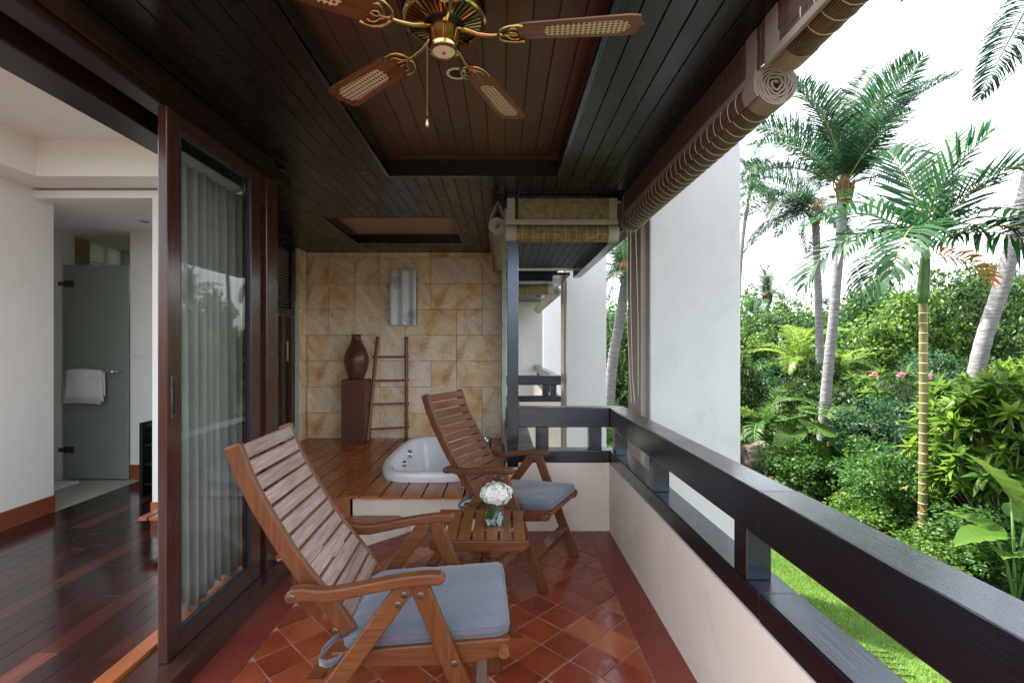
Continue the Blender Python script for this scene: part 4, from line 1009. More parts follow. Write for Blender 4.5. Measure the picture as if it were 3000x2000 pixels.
# ---- ceiling fan
FX, FY, FB = -.185, 1.57, 2.30
fan = empty('ceiling_fan', (FX, FY, 2.52), 0, 'brass ceiling fan with five cane inset wooden blades', 'fan')
def fp(o): o.location = (o.location[0], o.location[1], o.location[2] - 2.52); return o
def FL(prof, nm, m, n=32, cap=True):
    return MB().lathe([(r, z - 2.52) for r, z in prof], n, cap=cap).build(nm, m, fan, smooth='auto')
FL([(.03, 2.52), (.066, 2.519), (.062, 2.495), (.03, 2.48), (.016, 2.475), (.016, 2.46)], 'canopy', M_BRASSD)
FL([(.05, 2.465), (.115, 2.455), (.133, 2.435), (.136, 2.39), (.136, 2.365), (.128, 2.352), (.120, 2.348)], 'motor_housing', M_BRASSD)
FL([(.120, 2.3485), (.118, 2.345), (.060, 2.335), (.058, 2.33)], 'vent_plate', M_RUBBER)
vb = MB()
for k in range(40):
    q = 2 * math.pi * k / 40; c, s = math.cos(q), math.sin(q)
    P0, P1 = Vector((c * .066, s * .066, 2.330 - 2.52)), Vector((c * .122, s * .122, 2.343 - 2.52)); e = Vector((-s, c, 0))
    vs = [P0 + e * .0026, P0 - e * .0026, P1 - e * .0052, P1 + e * .0052]; vs += [p + Vector((0, 0, .006)) for p in vs]
    vb.add(vs, [(0, 3, 2, 1), (4, 5, 6, 7), (0, 1, 5, 4), (1, 2, 6, 5), (2, 3, 7, 6), (3, 0, 4, 7)])
vb.build('vent_ribs', M_BRASS, fan)
FL([(.121, 2.350), (.134, 2.350), (.136, 2.343), (.130, 2.338), (.121, 2.341)], 'vent_rim', M_BRASS, cap=False)
FL([(.064, 2.338), (.070, 2.333), (.064, 2.326), (.052, 2.324)], 'inner_rim', M_RUBBER)
FL([(.046, 2.345), (.048, 2.30), (.047, 2.272), (.050, 2.266), (.0525, 2.256), (.049, 2.247), (.040, 2.243), (.036, 2.246)], 'switch_housing', M_BRASS)
FL([(.0005, 2.2445), (.035, 2.2455), (.036, 2.2475)], 'bottom_cap', M_WPLAST, 24, cap=False)
FL([(.0005, 2.240), (.006, 2.240), (.006, 2.246)], 'cap_screw', M_BRASS, 10)
RB = .632
def blade_outline():
    """blade along +x from r=.20 to RB, rounded root, pointed tip"""
    top = []
    for k in range(7):
        q = math.pi / 2 - k * math.pi / 12 ; top.append((.235 - .035 * math.sin(math.pi / 2 - k * 0), 0))
    pts = [(.215, -.030), (.235, -.046), (.27, -.052), (.58, -.066), (.612, -.058), (RB - .010, -.012), (RB, 0), (RB - .010, .012), (.612, .058), (.58, .066), (.27, .052), (.235, .046), (.215, .030)]
    return pts
def cane_outline():
    pts = []
    for k in range(9):
        q = -math.pi / 2 + math.pi * k / 8; pts.append((.548 + .040 * math.cos(q), .040 * math.sin(q)))
    for k in range(9):
        q = math.pi / 2 + math.pi * k / 8; pts.append((.352 + .034 * math.cos(q), .034 * math.sin(q)))
    return pts
bl_me = MB().prism(blade_outline(), -.003, .003, 'z').mesh('blade', M_BLADE)
cn_me = MB().prism(cane_outline(), -.0042, -.0030, 'z').mesh('cane_inset', M_CANE)
ir = MB()
def arc(cx, cyy, r, a0, a1, n=10, z=0): return [(cx + r * math.cos(R(lerp(a0, a1, i / n))), cyy + r * math.sin(R(lerp(a0, a1, i / n))), z) for i in range(n + 1)]
zb = -.008
ir.tube([(.045, 0, .022), (.075, 0, .012), (.11, 0, -.002), (.150, 0, zb), (.185, 0, zb), (.215, 0, zb)], [.011, .010, .008, .007, .006, .005], 8)
for s in (-1, 1):
    ir.tube([(.175, 0, zb), (.178, s * .022, zb), (.192, s * .040, zb), (.215, s * .051, zb), (.240, s * .053, zb), (.258, s * .047, zb)], [.006, .006, .0055, .005, .005, .006], 7)
    ir.tube([(.185, 0, zb), (.206, s * .014, zb), (.213, s * .030, zb), (.228, s * .036, zb), (.240, s * .030, zb)], .004, 6)
    ir.tube([(.195, 0, zb), (.224, s * .010, zb), (.238, s * .002, zb)], .004, 6)
ir_me = ir.mesh('blade_iron', M_BRASS)
for p in ir_me.polygons: p.use_smooth = True
for k in range(5):
    b = link('blade', bl_me, fan, bevel=.0015); b.rotation_euler = (R(9), 0, R(-5 + 72 * k)); b.location = (0, 0, FB - 2.52)
    link('cane_inset', cn_me, b)
    link('blade_iron', ir_me, b)
pc = MB()
for k in range(40): pc.lathe([(.0004, 0), (.0015, .0015), (.0015, .0035), (.0004, .005)], 6, (-.052, -.012, 2.255 - 2.52 - k * .0056), cap=False)
pc.build('pull_chain', M_BRASSD, fan)
MB().lathe([(.001, 0), (.005, -.010), (.0058, -.024), (.0042, -.031), (.001, -.033)], 12, (-.052, -.012, 2.031 - 2.52)).build('pull_knob', M_BRASS, fan, smooth=True)
sp = empty('ceiling_speaker', (-.12, 1.98, 2.524), 0, 'small round white speaker in the fan tray', 'speaker')
MB().lathe([(.046, 0), (.047, -.004), (.036, -.006), (.034, -.002)], 24, cap=False).build('rim', M_WPLAST, sp, smooth='auto')
MB().lathe([(.0005, -.003), (.034, -.003)], 24, cap=False).build('grille', M_RUBBER, sp)
sp.location = (-.20, 2.187, 2.5245)

# ---- rolled bamboo blinds
def coil(r_out, turns, r_in, seed):
    n = int(turns * 24); ph = random.Random(seed).uniform(0, 6.28); pts = []
    for i in range(n + 1):
        t = i / n; q = turns * 2 * math.pi * t + .6
        rad = r_in + (r_out - r_in) * t ** .72; wob = 1 + (.11 * math.sin(3 * q + ph) + .06 * math.sin(5.3 * q)) * (1 - t) ** 1.1
        pts.append(Vector((rad * wob * math.cos(q), 0, rad * wob * math.sin(q))))
    return pts
def scroll_mesh(name, L, r_out, turns, m, y0=0, thick=.006, r_in=.008, seed=0, closed=True):
    """a rolled sheet lying along +y: a real spiral, so that its end shows the coil"""
    pts = coil(r_out, turns, r_in, seed); n = len(pts) - 1
    vs, fs, uv = [], [], []
    s = 0; S = []
    for i, p in enumerate(pts):
        if i: s += (p - pts[i - 1]).length
        S.append(s); nn = p.normalized()
        for yy in (y0, y0 + L):
            vs.append((p.x, yy, p.z)); vs.append((p.x - nn.x * thick, yy, p.z - nn.z * thick))
    for i in range(n):
        a, b = 4 * i, 4 * i + 4
        fs += [(a, b, b + 2, a + 2), (a + 1, a + 3, b + 3, b + 1), (a, a + 1, b + 1, b), (a + 2, b + 2, b + 3, a + 3)]
    me = bpy.data.meshes.new(name); me.from_pydata(vs, [], fs); me.materials.append(m)
    ul = me.uv_layers.new(name='uv')
    for p in me.polygons:
        p.use_smooth = False
        for li in p.loop_indices:
            vi = me.loops[li].vertex_index; ul.data[li].uv = (vs[vi][1], S[vi // 4])
    me.update(); return me
def rings_mesh(name, ys, r_out, m, seed, turns=6.5, rr=.0016):
    mb = MB(); last = coil(r_out, turns, .008, seed)[-25:]
    for y in ys:
        path = [Vector((p.x, y + .0014 * (i % 2), p.z)) + p.normalized() * .001 for i, p in enumerate(last)]
        mb.tube(path, rr, 5, cap=False)
    return mb.mesh(name, m)
def stuffed(nm, me):
    o = link(nm, me); o['kind'] = 'stuff'; return o
def side_blind(label, y0, y1, zc, xc, r, valance, mroll, mtrim, mweave, cords=(), xval=.868, pitch=.062):
    t = empty('bamboo_blind', (xc, y0, zc), 0, label, 'blind', 'rolled bamboo blinds')
    if valance:
        zb_, zt_ = valance
        part(MB().box(xval - .002, xval + .002, y0 - .02, y1 + .03, zb_, zt_).build('valance', mweave), t)
        for ya in (y0, y1 - .07): part(MB().box(xval - .0045, xval + .0045, ya, ya + .07, zb_ - .001, zt_).build('valance_trim', mtrim), t)
        part(MB().prism([(xval - .010, zb_ - .022), (xval + .008, zb_ - .018), (xval + .010, zb_ + .012), (xval - .006, zb_ + .012)], y0, y1, 'y').build('batten', mtrim, bevel=.005, seg=3), t)
    part(link('roll', scroll_mesh('roll', y1 - y0 - .15, r, 6.5, mroll, .075, seed=2)), t).location = (xc, y0, zc)
    for ya in (-.002, y1 - y0 - .078):
        part(link('end_trim', scroll_mesh('end_trim', .080, r + .0035, 6.5, mtrim, ya, thick=.007, seed=2)), t).location = (xc, y0, zc)
    k = int((y1 - y0 - .2) / pitch)
    part(stuffed('stitching', rings_mesh('stitching', [.10 + pitch * (i + .5) for i in range(k)], r, M_CORD, 2)), t).location = (xc, y0, zc)
    for path in cords: part(MB().tube(path, .0022, 5).build('cord', M_CORD), t)
    return t
side_blind('nearest rolled brown bamboo blind at the top right', .6, 1.60, 2.268, .935, .070, (2.235, CZ - .001), M_ROLL, M_TRIMB, M_WEAVE)
side_blind('long rolled brown bamboo blind with coiled end above the railing', 1.655, 3.52, 2.190, .930, .074, (2.235, CZ - .001), M_ROLL, M_TRIMB, M_WEAVE,
           cords=([(.90, 3.40, 2.12), (.90, 3.40, 1.6), (.93, 3.47, 1.1), (.95, 3.48, .90)], [(.885, 3.44, 2.12), (.885, 3.44, 1.5), (.93, 3.50, .9)], [(.94, 3.42, 2.12), (.96, 3.43, 1.5), (.98, 3.5, .95)]))
side_blind('rolled blind seen end on at the edge of the bath deck', YB + .06, 5.40, 2.165, -.030, .060, None, M_ROLLT, M_TRIM, M_WEAVET, cords=([(-.03, 5.3, 2.1), (-.03, 5.3, 1.2), (-.04, 5.32, .55)],))
sb = [o for o in col.objects if o.name.startswith('bamboo_blind')][-1]
vv = [(-.055, YB + .06, 2.13), (-.090, YB + .06, 2.17), (-.075, YB + .06, 2.25), (-.030, YB + .06, 2.345), (-.020, YB + .06, 2.345), (.020, YB + .06, 2.25), (.030, YB + .06, 2.16)]
o = MB().add(vv + [(p[0], 5.40, p[2]) for p in vv], [(i, i + 1, i + 8, i + 7) for i in range(6)]).build('sling', M_TRIM, smooth='auto'); part(o, sb)
sl = o.modifiers.new('thick', 'SOLIDIFY'); sl.thickness = .004
def cross_blind(label, x0, x1, y, zroll, r, zb_, zt_, trim, weave, roll, pitch=.075, cords=()):
    t = empty('bamboo_blind', (x0, y, zroll), 0, label, 'blind', 'rolled bamboo blinds')
    if zt_:
        part(MB().box(x0 + .06, x1 - .06, y - .003, y + .003, zb_, zt_).build('valance', weave), t)
        for xa in (x0 + .01, x1 - .065): part(MB().box(xa, xa + .055, y - .005, y + .005, zb_, zt_).build('valance_trim', trim), t)
        part(MB().prism([(y - .012, zb_ - .020), (y + .010, zb_ - .020), (y + .010, zb_ + .018), (y - .010, zb_ + .018)], x0, x1, 'x').build('batten', trim, bevel=.006, seg=3), t)
    L = x1 - x0
    for nm, me, off in (('roll', scroll_mesh('roll', L - .14, r, 6.5, roll, .07, seed=4), 0), ('end_trim', scroll_mesh('end_trim', .075, r + .003, 6.5, trim, 0, thick=.007, seed=4), 0), ('end_trim', scroll_mesh('end_trim', .075, r + .003, 6.5, trim, L - .075, thick=.007, seed=4), 0)):
        o = part(link(nm, me), t); o.rotation_euler = (0, 0, R(-90)); o.location = (x0, y + .02, zroll)
    k = int((L - .16) / pitch)
    o = part(stuffed('stitching', rings_mesh('stitching', [.08 + pitch * (i + .5) for i in range(k)], r, M_CORD, 4)), t); o.rotation_euler = (0, 0, R(-90)); o.location = (x0, y + .02, zroll)
    for path in cords: part(MB().tube(path, .002, 5).build('cord', M_CORD), t)
    return t
cross_blind('pale bamboo blind rolled up across the balcony end', .03, .825, YB + .0, 2.098, .062, 2.178, 2.345, M_TRIM, M_WEAVET, M_ROLLT)
cross_blind('small rolled bamboo blind hanging in the neighbouring balcony', -.45, .78, NY + .12, 2.16, .085, 2.2, None, M_TRIM, M_WEAVET, M_ROLLT, .09)
nb2 = side_blind('grey rolled blind running back along the neighbouring balcony', NY + .3, 11.2, 2.14, .84, .085, None, M_TRIM, M_TRIM, M_WEAVET, pitch=.6)

# ---- bath tub
tub = empty('bath_tub', (TCX, TCY, DZ), 0, 'white oval whirlpool bath tub sunk in the wooden deck', 'bath tub')
def sell(a, b, p, n=72):
    out = []
    for k in range(n):
        q = 2 * math.pi * k / n; c, s = math.cos(q), math.sin(q)
        out.append((math.copysign(abs(c) ** (2 / p), c) * a, math.copysign(abs(s) ** (2 / p), s) * b))
    return out
def ringmesh(levels, nm, m, parent, closed_bottom=False):
    mb = MB(); n = 72; vs = []; fs = []
    for a, b, p, z, oy in levels: vs += [(x_, y_ + oy, z) for x_, y_ in sell(a, b, p)]
    for l in range(len(levels) - 1):
        for k in range(n): fs.append((l * n + k, l * n + (k + 1) % n, (l + 1) * n + (k + 1) % n, (l + 1) * n + k))
    if closed_bottom: fs.append(tuple((len(levels) - 1) * n + k for k in range(n)))
    return mb.add(vs, fs).build(nm, m, parent, smooth=True)
ringmesh([(.420, .800, 3.6, .001, 0), (.424, .804, 3.6, .030, 0), (.422, .802, 3.6, .058, 0), (.414, .794, 3.6, .071, 0), (.402, .782, 3.6, .075, 0), (.374, .745, 3.6, .074, 0), (.357, .718, 3.5, .066, 0)], 'rim', M_GLAZE, tub)
ringmesh([(.357, .718, 3.5, .066, 0), (.345, .695, 3.4, .046, 0), (.331, .655, 3.2, -.02, 0), (.315, .62, 3.0, -.12, 0), (.29, .565, 2.8, -.22, 0), (.26, .50, 2.6, -.275, 0), (.17, .38, 2.5, -.285, 0)], 'basin', M_GLAZE, tub, True)
def jet(x_, y_, z_, r_, rot):
    o = MB().lathe([(.0005, .010), (r_ * .35, .012), (r_ * .4, .004), (r_ * .75, .004), (r_ * .9, .012), (r_, .006), (r_, 0)], 18).build('water_jet', M_CHROME, tub, smooth='auto'); o.location = (x_, y_, z_); o.rotation_euler = rot
jet(-.322, .30, -.02, .045, (0, R(82), R(-8))); jet(-.322, .02, -.05, .030, (0, R(82), 0)); jet(-.315, -.22, -.08, .026, (0, R(82), R(10))); jet(.315, -.22, -.08, .026, (0, R(-82), R(10))); jet(.322, .02, -.05, .030, (0, R(-82), 0))
sp_ = empty('bath_tap', (-.215, 5.14, DZ + .07), 0, 'chrome mixer tap on the far rim of the tub', 'tap')
MB().lathe([(.022, 0), (.022, .03), (.016, .05), (.001, .055)], 16).build('tap_body', M_CHROME, sp_, smooth='auto')
MB().tube([(0, 0, .035), (-.03, -.03, .06), (-.07, -.07, .065), (-.10, -.10, .045)], [.012, .012, .011, .010], 10).build('spout', M_CHROME, sp_, smooth=True)
for dx_, dy_ in ((.05, -.07), (.075, -.16)):
    MB().lathe([(.018, 0), (.02, .02), (.014, .035), (.001, .037)], 14, (dx_, dy_, 0)).build('tap_handle', M_CHROME, sp_, smooth='auto')
tr_ = empty('towel_ring', (-1.35, 2.6, .9), 0)
bpy.data.objects.remove(tr_)
hs_ = MB().tube(arc(0, 0, .035, 0, 300, 20), .006, 8)

# ---- pedestal, pot, ladder, silver wall panel
pd = MB().box(-.13, .13, -.125, .125, 0, .683).build('pedestal', M_PED, bevel=.004); pd.location = (-1.622, 5.46, DZ); tag(pd, 'square dark brown pedestal under the tall pot', 'pedestal')
pot = MB().lathe([(.001, 0), (.078, 0), (.085, .012), (.110, .08), (.131, .16), (.136, .21), (.128, .27), (.103, .335), (.072, .39), (.055, .43), (.048, .455), (.050, .475), (.060, .492), (.062, .497), (.054, .495), (.042, .47), (.001, .45)], 40, cap=False).build('tall_pot', M_TERRAV, smooth=True)
pot.location = (-1.622, 5.46, DZ + .684); tag(pot, 'tall brown glazed pot standing on the pedestal', 'pot')
ld = empty('bamboo_ladder', (-1.27, 5.45, DZ), 0, 'red brown bamboo ladder leaning on the sandstone wall', 'ladder')
P = [(Vector((-1.462, 5.335, DZ)), Vector((-1.412, 5.565, 1.41))), (Vector((-1.072, 5.50, DZ)), Vector((-1.085, 5.578, 1.41)))]
def bam(a, b, r, nm, nodes=5):
    path, rs = [], []
    for i in range(nodes * 6 + 1):
        t = i / (nodes * 6); path.append(a.lerp(b, t)); k = i % 6; rs.append(r * (1.18 if k == 0 else 1.0))
    part(MB().tube(path, rs, 10).build(nm, M_BAMB, smooth=True), ld)
for a, b in P: bam(a, b, .019, 'side_pole', 6)
for z in (.392, .660, .920, 1.185):
    t = (z - DZ) / (1.41 - DZ); a, b = P[0][0].lerp(P[0][1], t), P[1][0].lerp(P[1][1], t); d = (b - a).normalized()
    bam(a - d * .035, b + d * .03, .0105, 'rung', 3)
pn = empty('wall_panel', (-1.112, YW - .012, 1.545), 0, 'wavy silver wall panel with lace print on the sandstone', 'wall panel')
prof = []
for i in range(25):
    s = i / 24; prof.append((lerp(-.145, .150, s), -.075 - .014 * math.sin(s * 2 * math.pi * 2.4 + .5) - .010 * (1 if s < .18 else 0)))
prof2 = [(p[0], p[1] + .006) for p in prof]
MB().prism(prof + prof2[::-1], 0, .615, 'z').build('wavy_face', M_SILVER, pn)
MB().box(-.147, -.143, -.075, -.002, .004, .611).build('side_return', mat('grey_metal', (.22, .22, .22), rough=.4, metal=.6), pn)
MB().box(.146, .150, -.070, -.002, .004, .611).build('side_return', MATS['grey_metal'], pn)
bx_ = MB().tube([(-1.40, 2.60, .93), (-1.40, 2.60, .93)], .01)
# ================================================================== GARDEN
def leaf_cloud(name, clumps, per, L, W, seed, m, droop=.25, updir=.4, curl=.25):
    """folded diamond leaves spread through clumps: (centre, radius) list -> one mesh"""
    r = np.random.default_rng(seed)
    C = np.array([c for c, _ in clumps]); RR = np.array([q for _, q in clumps])
    n = len(C) * per
    idx = np.repeat(np.arange(len(C)), per)
    d = r.normal(size=(n, 3)); d /= np.linalg.norm(d, axis=1)[:, None]
    rad = RR[idx] * r.uniform(.45, 1.0, n) ** .5
    p = C[idx] + d * rad[:, None] * np.array([1, 1, .75])
    out = d + r.normal(scale=.55, size=(n, 3)); out[:, 2] -= droop
    out /= np.linalg.norm(out, axis=1)[:, None]
    up = d * .6 + r.normal(scale=.45, size=(n, 3)); up[:, 2] += updir
    side = np.cross(out, up); side /= np.linalg.norm(side, axis=1)[:, None] + 1e-9
    nor = np.cross(side, out)
    s = r.uniform(.65, 1.25, n)[:, None]
    l, w_ = L * s, W * s
    v = np.empty((n, 4, 3))
    v[:, 0] = p; v[:, 1] = p + out * l * .45 + side * w_ + nor * w_ * curl
    v[:, 2] = p + out * l - nor * l * .12; v[:, 3] = p + out * l * .45 - side * w_ + nor * w_ * curl
    b = np.arange(n)[:, None] * 4
    f = np.concatenate([b + np.array([[0, 1, 2]]), b + np.array([[0, 2, 3]])], 0)
    me = npmesh(name, v.reshape(-1, 3), f); me.materials.append(m); return me
def dome(rx, ry, h, nc, seed, base=.15, cr=.26, hollow=.45):
    r = random.Random(seed); out = []
    while len(out) < nc:
        x_, y_, z_ = r.uniform(-1, 1), r.uniform(-1, 1), r.uniform(-.75, 1)
        q = math.sqrt(x_ * x_ + y_ * y_ + z_ * z_)
        if not (hollow < q < 1): continue
        lump = 1 + .22 * math.sin(3 * math.atan2(y_, x_) + seed) + .12 * math.sin(5 * z_ + seed * 2)
        out.append(((x_ * rx * lump, y_ * ry * lump, h * (base + (1 - base) * (z_ + .75) / 1.75)), cr * min(rx, h) * r.uniform(.6, 1.35)))
    return out
def stem_mesh(name, h, r0, spread, nb, seed, m):
    r = random.Random(seed); mb = MB()
    mb.tube([(0, 0, -.15), (r.uniform(-.1, .1) * h * .3, r.uniform(-.1, .1) * h * .3, h * .3), (r.uniform(-.1, .1) * h * .5, r.uniform(-.1, .1) * h * .5, h * .72)], [r0, r0 * .8, r0 * .35], 8)
    for k in range(nb):
        a = r.uniform(0, 6.28); z0 = h * r.uniform(.12, .45); e = spread * r.uniform(.5, .95)
        mb.tube([(0, 0, z0), (math.cos(a) * e * .45, math.sin(a) * e * .45, z0 + h * .22), (math.cos(a) * e, math.sin(a) * e, z0 + h * r.uniform(.28, .5))], [r0 * .5, r0 * .32, r0 * .12], 6)
    return mb.mesh(name, m)
# kinds of shrub and tree: name, crown mesh, stem mesh, colour words
def kind(nm, rx, ry, h, nc, per, L, W, seed, m, r0, word, base=.12, cr=.26, droop=.25, hollow=.45, updir=.4, flowers=None):
    cm = leaf_cloud(nm + '_crown', dome(rx, ry, h, nc, seed, base, cr, hollow), per, L, W, seed, m, droop, updir)
    sm = stem_mesh(nm + '_stem', h, r0, rx * .8, 6, seed, M_TRUNK)
    fm = None
    if flowers:
        r = random.Random(seed); cl_ = [(c, .02) for c, q in dome(rx * 1.04, ry * 1.04, h * 1.03, 11, seed + 3, base, cr, .85)]
        fm = leaf_cloud(nm + '_bloom', cl_, 5, .04, .018, seed, flowers, 0)
    return dict(nm=nm, cm=cm, sm=sm, fm=fm, word=word, h=h, rx=rx)
L_LUSH = leafmat('broadleaf_green', (.030, .075, .014), (.085, .150, .026), trans=.4, rough=.4)
K = {
 'cover': kind('ground_cover_shrub', .62, .62, .75, 70, 60, .062, .022, 1, L_LIGHT, .02, 'low bright green leafy shrub', base=.05, cr=.30),
 'hib': kind('flowering_shrub', .85, .85, 1.45, 95, 60, .078, .028, 2, L_MID, .03, 'mid green shrub with orange flowers', cr=.24, flowers=L_ORANGE),
 'dark': kind('dark_shrub', 1.0, 1.0, 2.1, 95, 60, .105, .036, 3, L_DARK, .05, 'dark green dense shrub', cr=.24),
 'blue': kind('feathery_shrub', 1.15, 1.15, 2.4, 110, 80, .085, .020, 4, L_BLUE, .05, 'blue green feathery shrub', cr=.22, droop=.5),
 'lush': kind('broadleaf_tree', 1.7, 1.7, 4.3, 130, 62, .17, .055, 5, L_LUSH, .10, 'bright green broadleaf tree', base=.10, cr=.20, droop=.45),
 'deep': kind('evergreen_tree', 2.0, 2.0, 5.4, 150, 64, .17, .052, 6, L_DARK, .13, 'dark evergreen tree', base=.12, cr=.18, droop=.4),
 'fine': kind('feathery_tree', 2.2, 2.2, 6.2, 170, 80, .13, .032, 7, L_BLUE, .13, 'tall blue green feathery tree', base=.22, cr=.16, droop=.45, hollow=.35),
 'mid': kind('leafy_tree', 2.0, 2.0, 6.0, 150, 64, .18, .056, 8, L_MID, .13, 'mid green leafy tree', base=.18, cr=.17, droop=.4),
}
pr4 = random.Random(21)
def W(u, v_, d): return Vector(((u - 1469) / 1430 * d, d, 1.3 - (v_ - 1015) / 1430 * d))
placed = []
def plant(k, x_, y_, s, sz, row):
    K_ = K[k]
    cat = 'tree' if k in ('lush', 'deep', 'fine', 'mid') else 'shrub'
    e = empty(K_['nm'], (x_, y_, GZ_), pr4.uniform(0, 6.28)); e.scale = (s, s, sz); e['category'] = cat; e['group'] = row
    link('crown', K_['cm'], e); link('trunk' if cat == 'tree' else 'stems', K_['sm'], e)
    if K_['fm']: link('blooms', K_['fm'], e)['kind'] = 'stuff'
    placed.append((row, k, x_ / y_, e, K_['word']))
ROWS = [  # distance, kinds, photo u range, step px, height factor, words
 (7.6, ('cover', 'cover', 'hib'), 2760, 3160, 78, .80, 'nearest low row by the ringed palm'),
 (9.2, ('cover', 'hib', 'cover'), 2520, 3140, 84, .95, 'second low row behind the lawn'),
 (11.2, ('hib', 'cover', 'hib', 'blue'), 2330, 3120, 92, 1.0, 'third row behind the lawn'),
 (13.6, ('hib', 'dark', 'hib'), 2325, 3110, 95, 1.25, 'fourth row, level with the boulder'),
 (16.4, ('dark', 'blue', 'dark', 'hib'), 2160, 3100, 108, 1.5, 'fifth row in mid garden'),
 (20.0, ('lush', 'deep', 'blue', 'lush'), 2170, 3100, 130, .98, 'front row of trees'),
 (25.0, ('deep', 'mid', 'fine', 'mid'), 2190, 3120, 135, 1.0, 'back row of trees'),
 (31.0, ('mid', 'deep', 'fine'), 2170, 3150, 150, 1.08, 'farthest row on the skyline'),
]
for d, kinds, u0, u1, stp, f, row in ROWS:
    u = u0; i = 0
    while u < u1:
        k = kinds[i % len(kinds)]; dd = d + pr4.uniform(-.5, .5) * d * .07; p = W(u + pr4.uniform(-.2, .2) * stp, 1000, dd)
        if p.x > lawn_edge(p.y) + .35 or p.y > 12: plant(k, p.x, p.y, pr4.uniform(.88, 1.15), f * pr4.uniform(.85, 1.15) * (1.22 if d > 18 and u > 2560 else 1.0), row)
        u += stp; i += 1
# trees seen through the gap between the white walls, and behind the neighbours
for i, (u, d, k, s, f) in enumerate(((1800, 17, 'lush', .9, .95), (1846, 16, 'deep', .8, .9), (1790, 13, 'hib', 1.0, 1.1), (1860, 12.0, 'hib', .9, 1.0), (1822, 24, 'mid', 1.0, .95), (1880, 21, 'fine', .9, .95), (1822, 11.2, 'cover', 1.0, 1.0), (1880, 19, 'dark', 1.2, 1.3), (1835, 15, 'dark', .9, 1.35))):
    p = W(u, 1000, d); plant(k, p.x, p.y, s, f, 'in the gap between white walls')
ORD = ['leftmost', 'second', 'third', 'fourth', 'fifth', 'sixth', 'seventh', 'eighth', 'ninth', 'tenth', 'eleventh', 'twelfth', 'thirteenth', 'fourteenth', 'fifteenth']
bykey = {}
for row, k, a, e, word in placed: bykey.setdefault((row, k), []).append((a, e, word))
for (row, k), L_ in bykey.items():
    L_.sort(key=lambda q: q[0])
    for i, (a, e, word) in enumerate(L_):
        pre = '' if len(L_) == 1 else (ORD[min(i, 14)] + (' ' if i == 0 else ' from left, '))
        e['label'] = f'{pre}{word}, {row}'

# ---- palms
def frond_mesh(name, L, nl, ll, lw, e0, bend, seed, m, hang=.5, vee=.35, twist=0):
    """feather leaf along +x: arching midrib, two ranks of folded narrow leaflets that hang towards their tips"""
    r = np.random.default_rng(seed); n = 26
    P = [Vector((0, 0, 0))]; T = []
    for i in range(n):
        t = (i + .5) / n; a = e0 - bend * t ** 1.35; d = Vector((math.cos(a), twist * t * .12, math.sin(a))).normalized(); T.append(d); P.append(P[-1] + d * (L / n))
    T.append(T[-1])
    mb = MB()
    mb.tube(P, [lerp(.020, .003, i / n) * L / 3.0 + .002 for i in range(n + 1)], 5)
    v, f = mb.v, mb.f
    nr = len(f)
    V, F = [], []
    for s in (-1, 1):
        for k in range(nl):
            t = .10 + .90 * (k + .5 * (s > 0) + r.uniform(-.3, .3)) / nl; t = min(.995, max(.08, t))
            q = t * n; i = min(n - 1, int(q)); p = P[i].lerp(P[i + 1], q - i); tv = T[i]
            side = Vector((0, s, 0)); nor = side.cross(tv) * s
            if nor.z < 0: nor = -nor
            prof = math.sin(math.pi * (t * .86 + .12)) ** .7
            l = ll * prof * r.uniform(.82, 1.1) + .05; w_ = lw * r.uniform(.8, 1.15)
            fw = lerp(.35, .95, t) + r.uniform(-.12, .12)
            d0 = (side * math.cos(fw * .9) + tv * math.sin(fw * .9) + nor * vee * r.uniform(.4, 1.3)).normalized()
            g = hang * r.uniform(.5, 1.4)
            d1 = (d0 + Vector((0, 0, -1)) * g * .55).normalized(); d2 = (d0 + Vector((0, 0, -1)) * g * 1.5).normalized()
            wv = tv.cross(d0).normalized() if abs(tv.dot(d0)) < .98 else nor
            wv = (tv - d0 * tv.dot(d0)).normalized() * w_
            p1 = p + d0 * l * .38; p2 = p1 + d1 * l * .34; p3 = p2 + d2 * l * .30
            o = len(V); V += [p - wv * .35, p + wv * .35, p1 - wv, p1 + wv, p2 - wv * .7, p2 + wv * .7, p3]
            F += [(o, o + 1, o + 3, o + 2), (o + 2, o + 3, o + 5, o + 4), (o + 4, o + 5, o + 6)]
    mb.add(V, F)
    me = bpy.data.meshes.new(name); me.from_pydata(mb.v, [], mb.f); me.materials.append(m); me.materials.append(M_COCO)
    mi = [1] * nr + [0] * (len(mb.f) - nr); me.polygons.foreach_set('material_index', mi); me.update(); return me
COCO = [frond_mesh('frond', 3.3, 112, .84, .0150, R(e), R(b), i, L_COCO, hang=h, twist=tw) for i, (e, b, h, tw) in enumerate(((84, 34, .22, 1), (68, 48, .35, -1), (48, 66, .55, 1), (26, 78, .85, -1), (2, 72, 1.0, 1), (-20, 55, 1.0, 0)))]
ARE = [frond_mesh('frond', 2.25, 25, .78, .034, R(e), R(b), 20 + i, L_ARECA, hang=h, vee=.2, twist=tw) for i, (e, b, h, tw) in enumerate(((84, 36, .10, 1), (66, 62, .22, -1), (46, 92, .45, 1), (26, 110, .7, -1), (4, 85, .9, 1)))]
DEADF = frond_mesh('frond', 1.05, 15, .50, .024, R(-18), R(62), 40, L_DEAD, hang=.9)
SMALL = [frond_mesh('frond', 1.5, 34, .36, .016, R(e), R(b), 50 + i, m_, hang=.4) for i, (e, b, m_) in enumerate(((70, 85, L_MID), (50, 95, L_MID), (30, 90, L_MID), (75, 70, L_LIGHT), (50, 100, L_LIGHT), (68, 80, L_YEL), (45, 95, L_YEL), (55, 110, L_DARK), (28, 95, L_DARK)))]
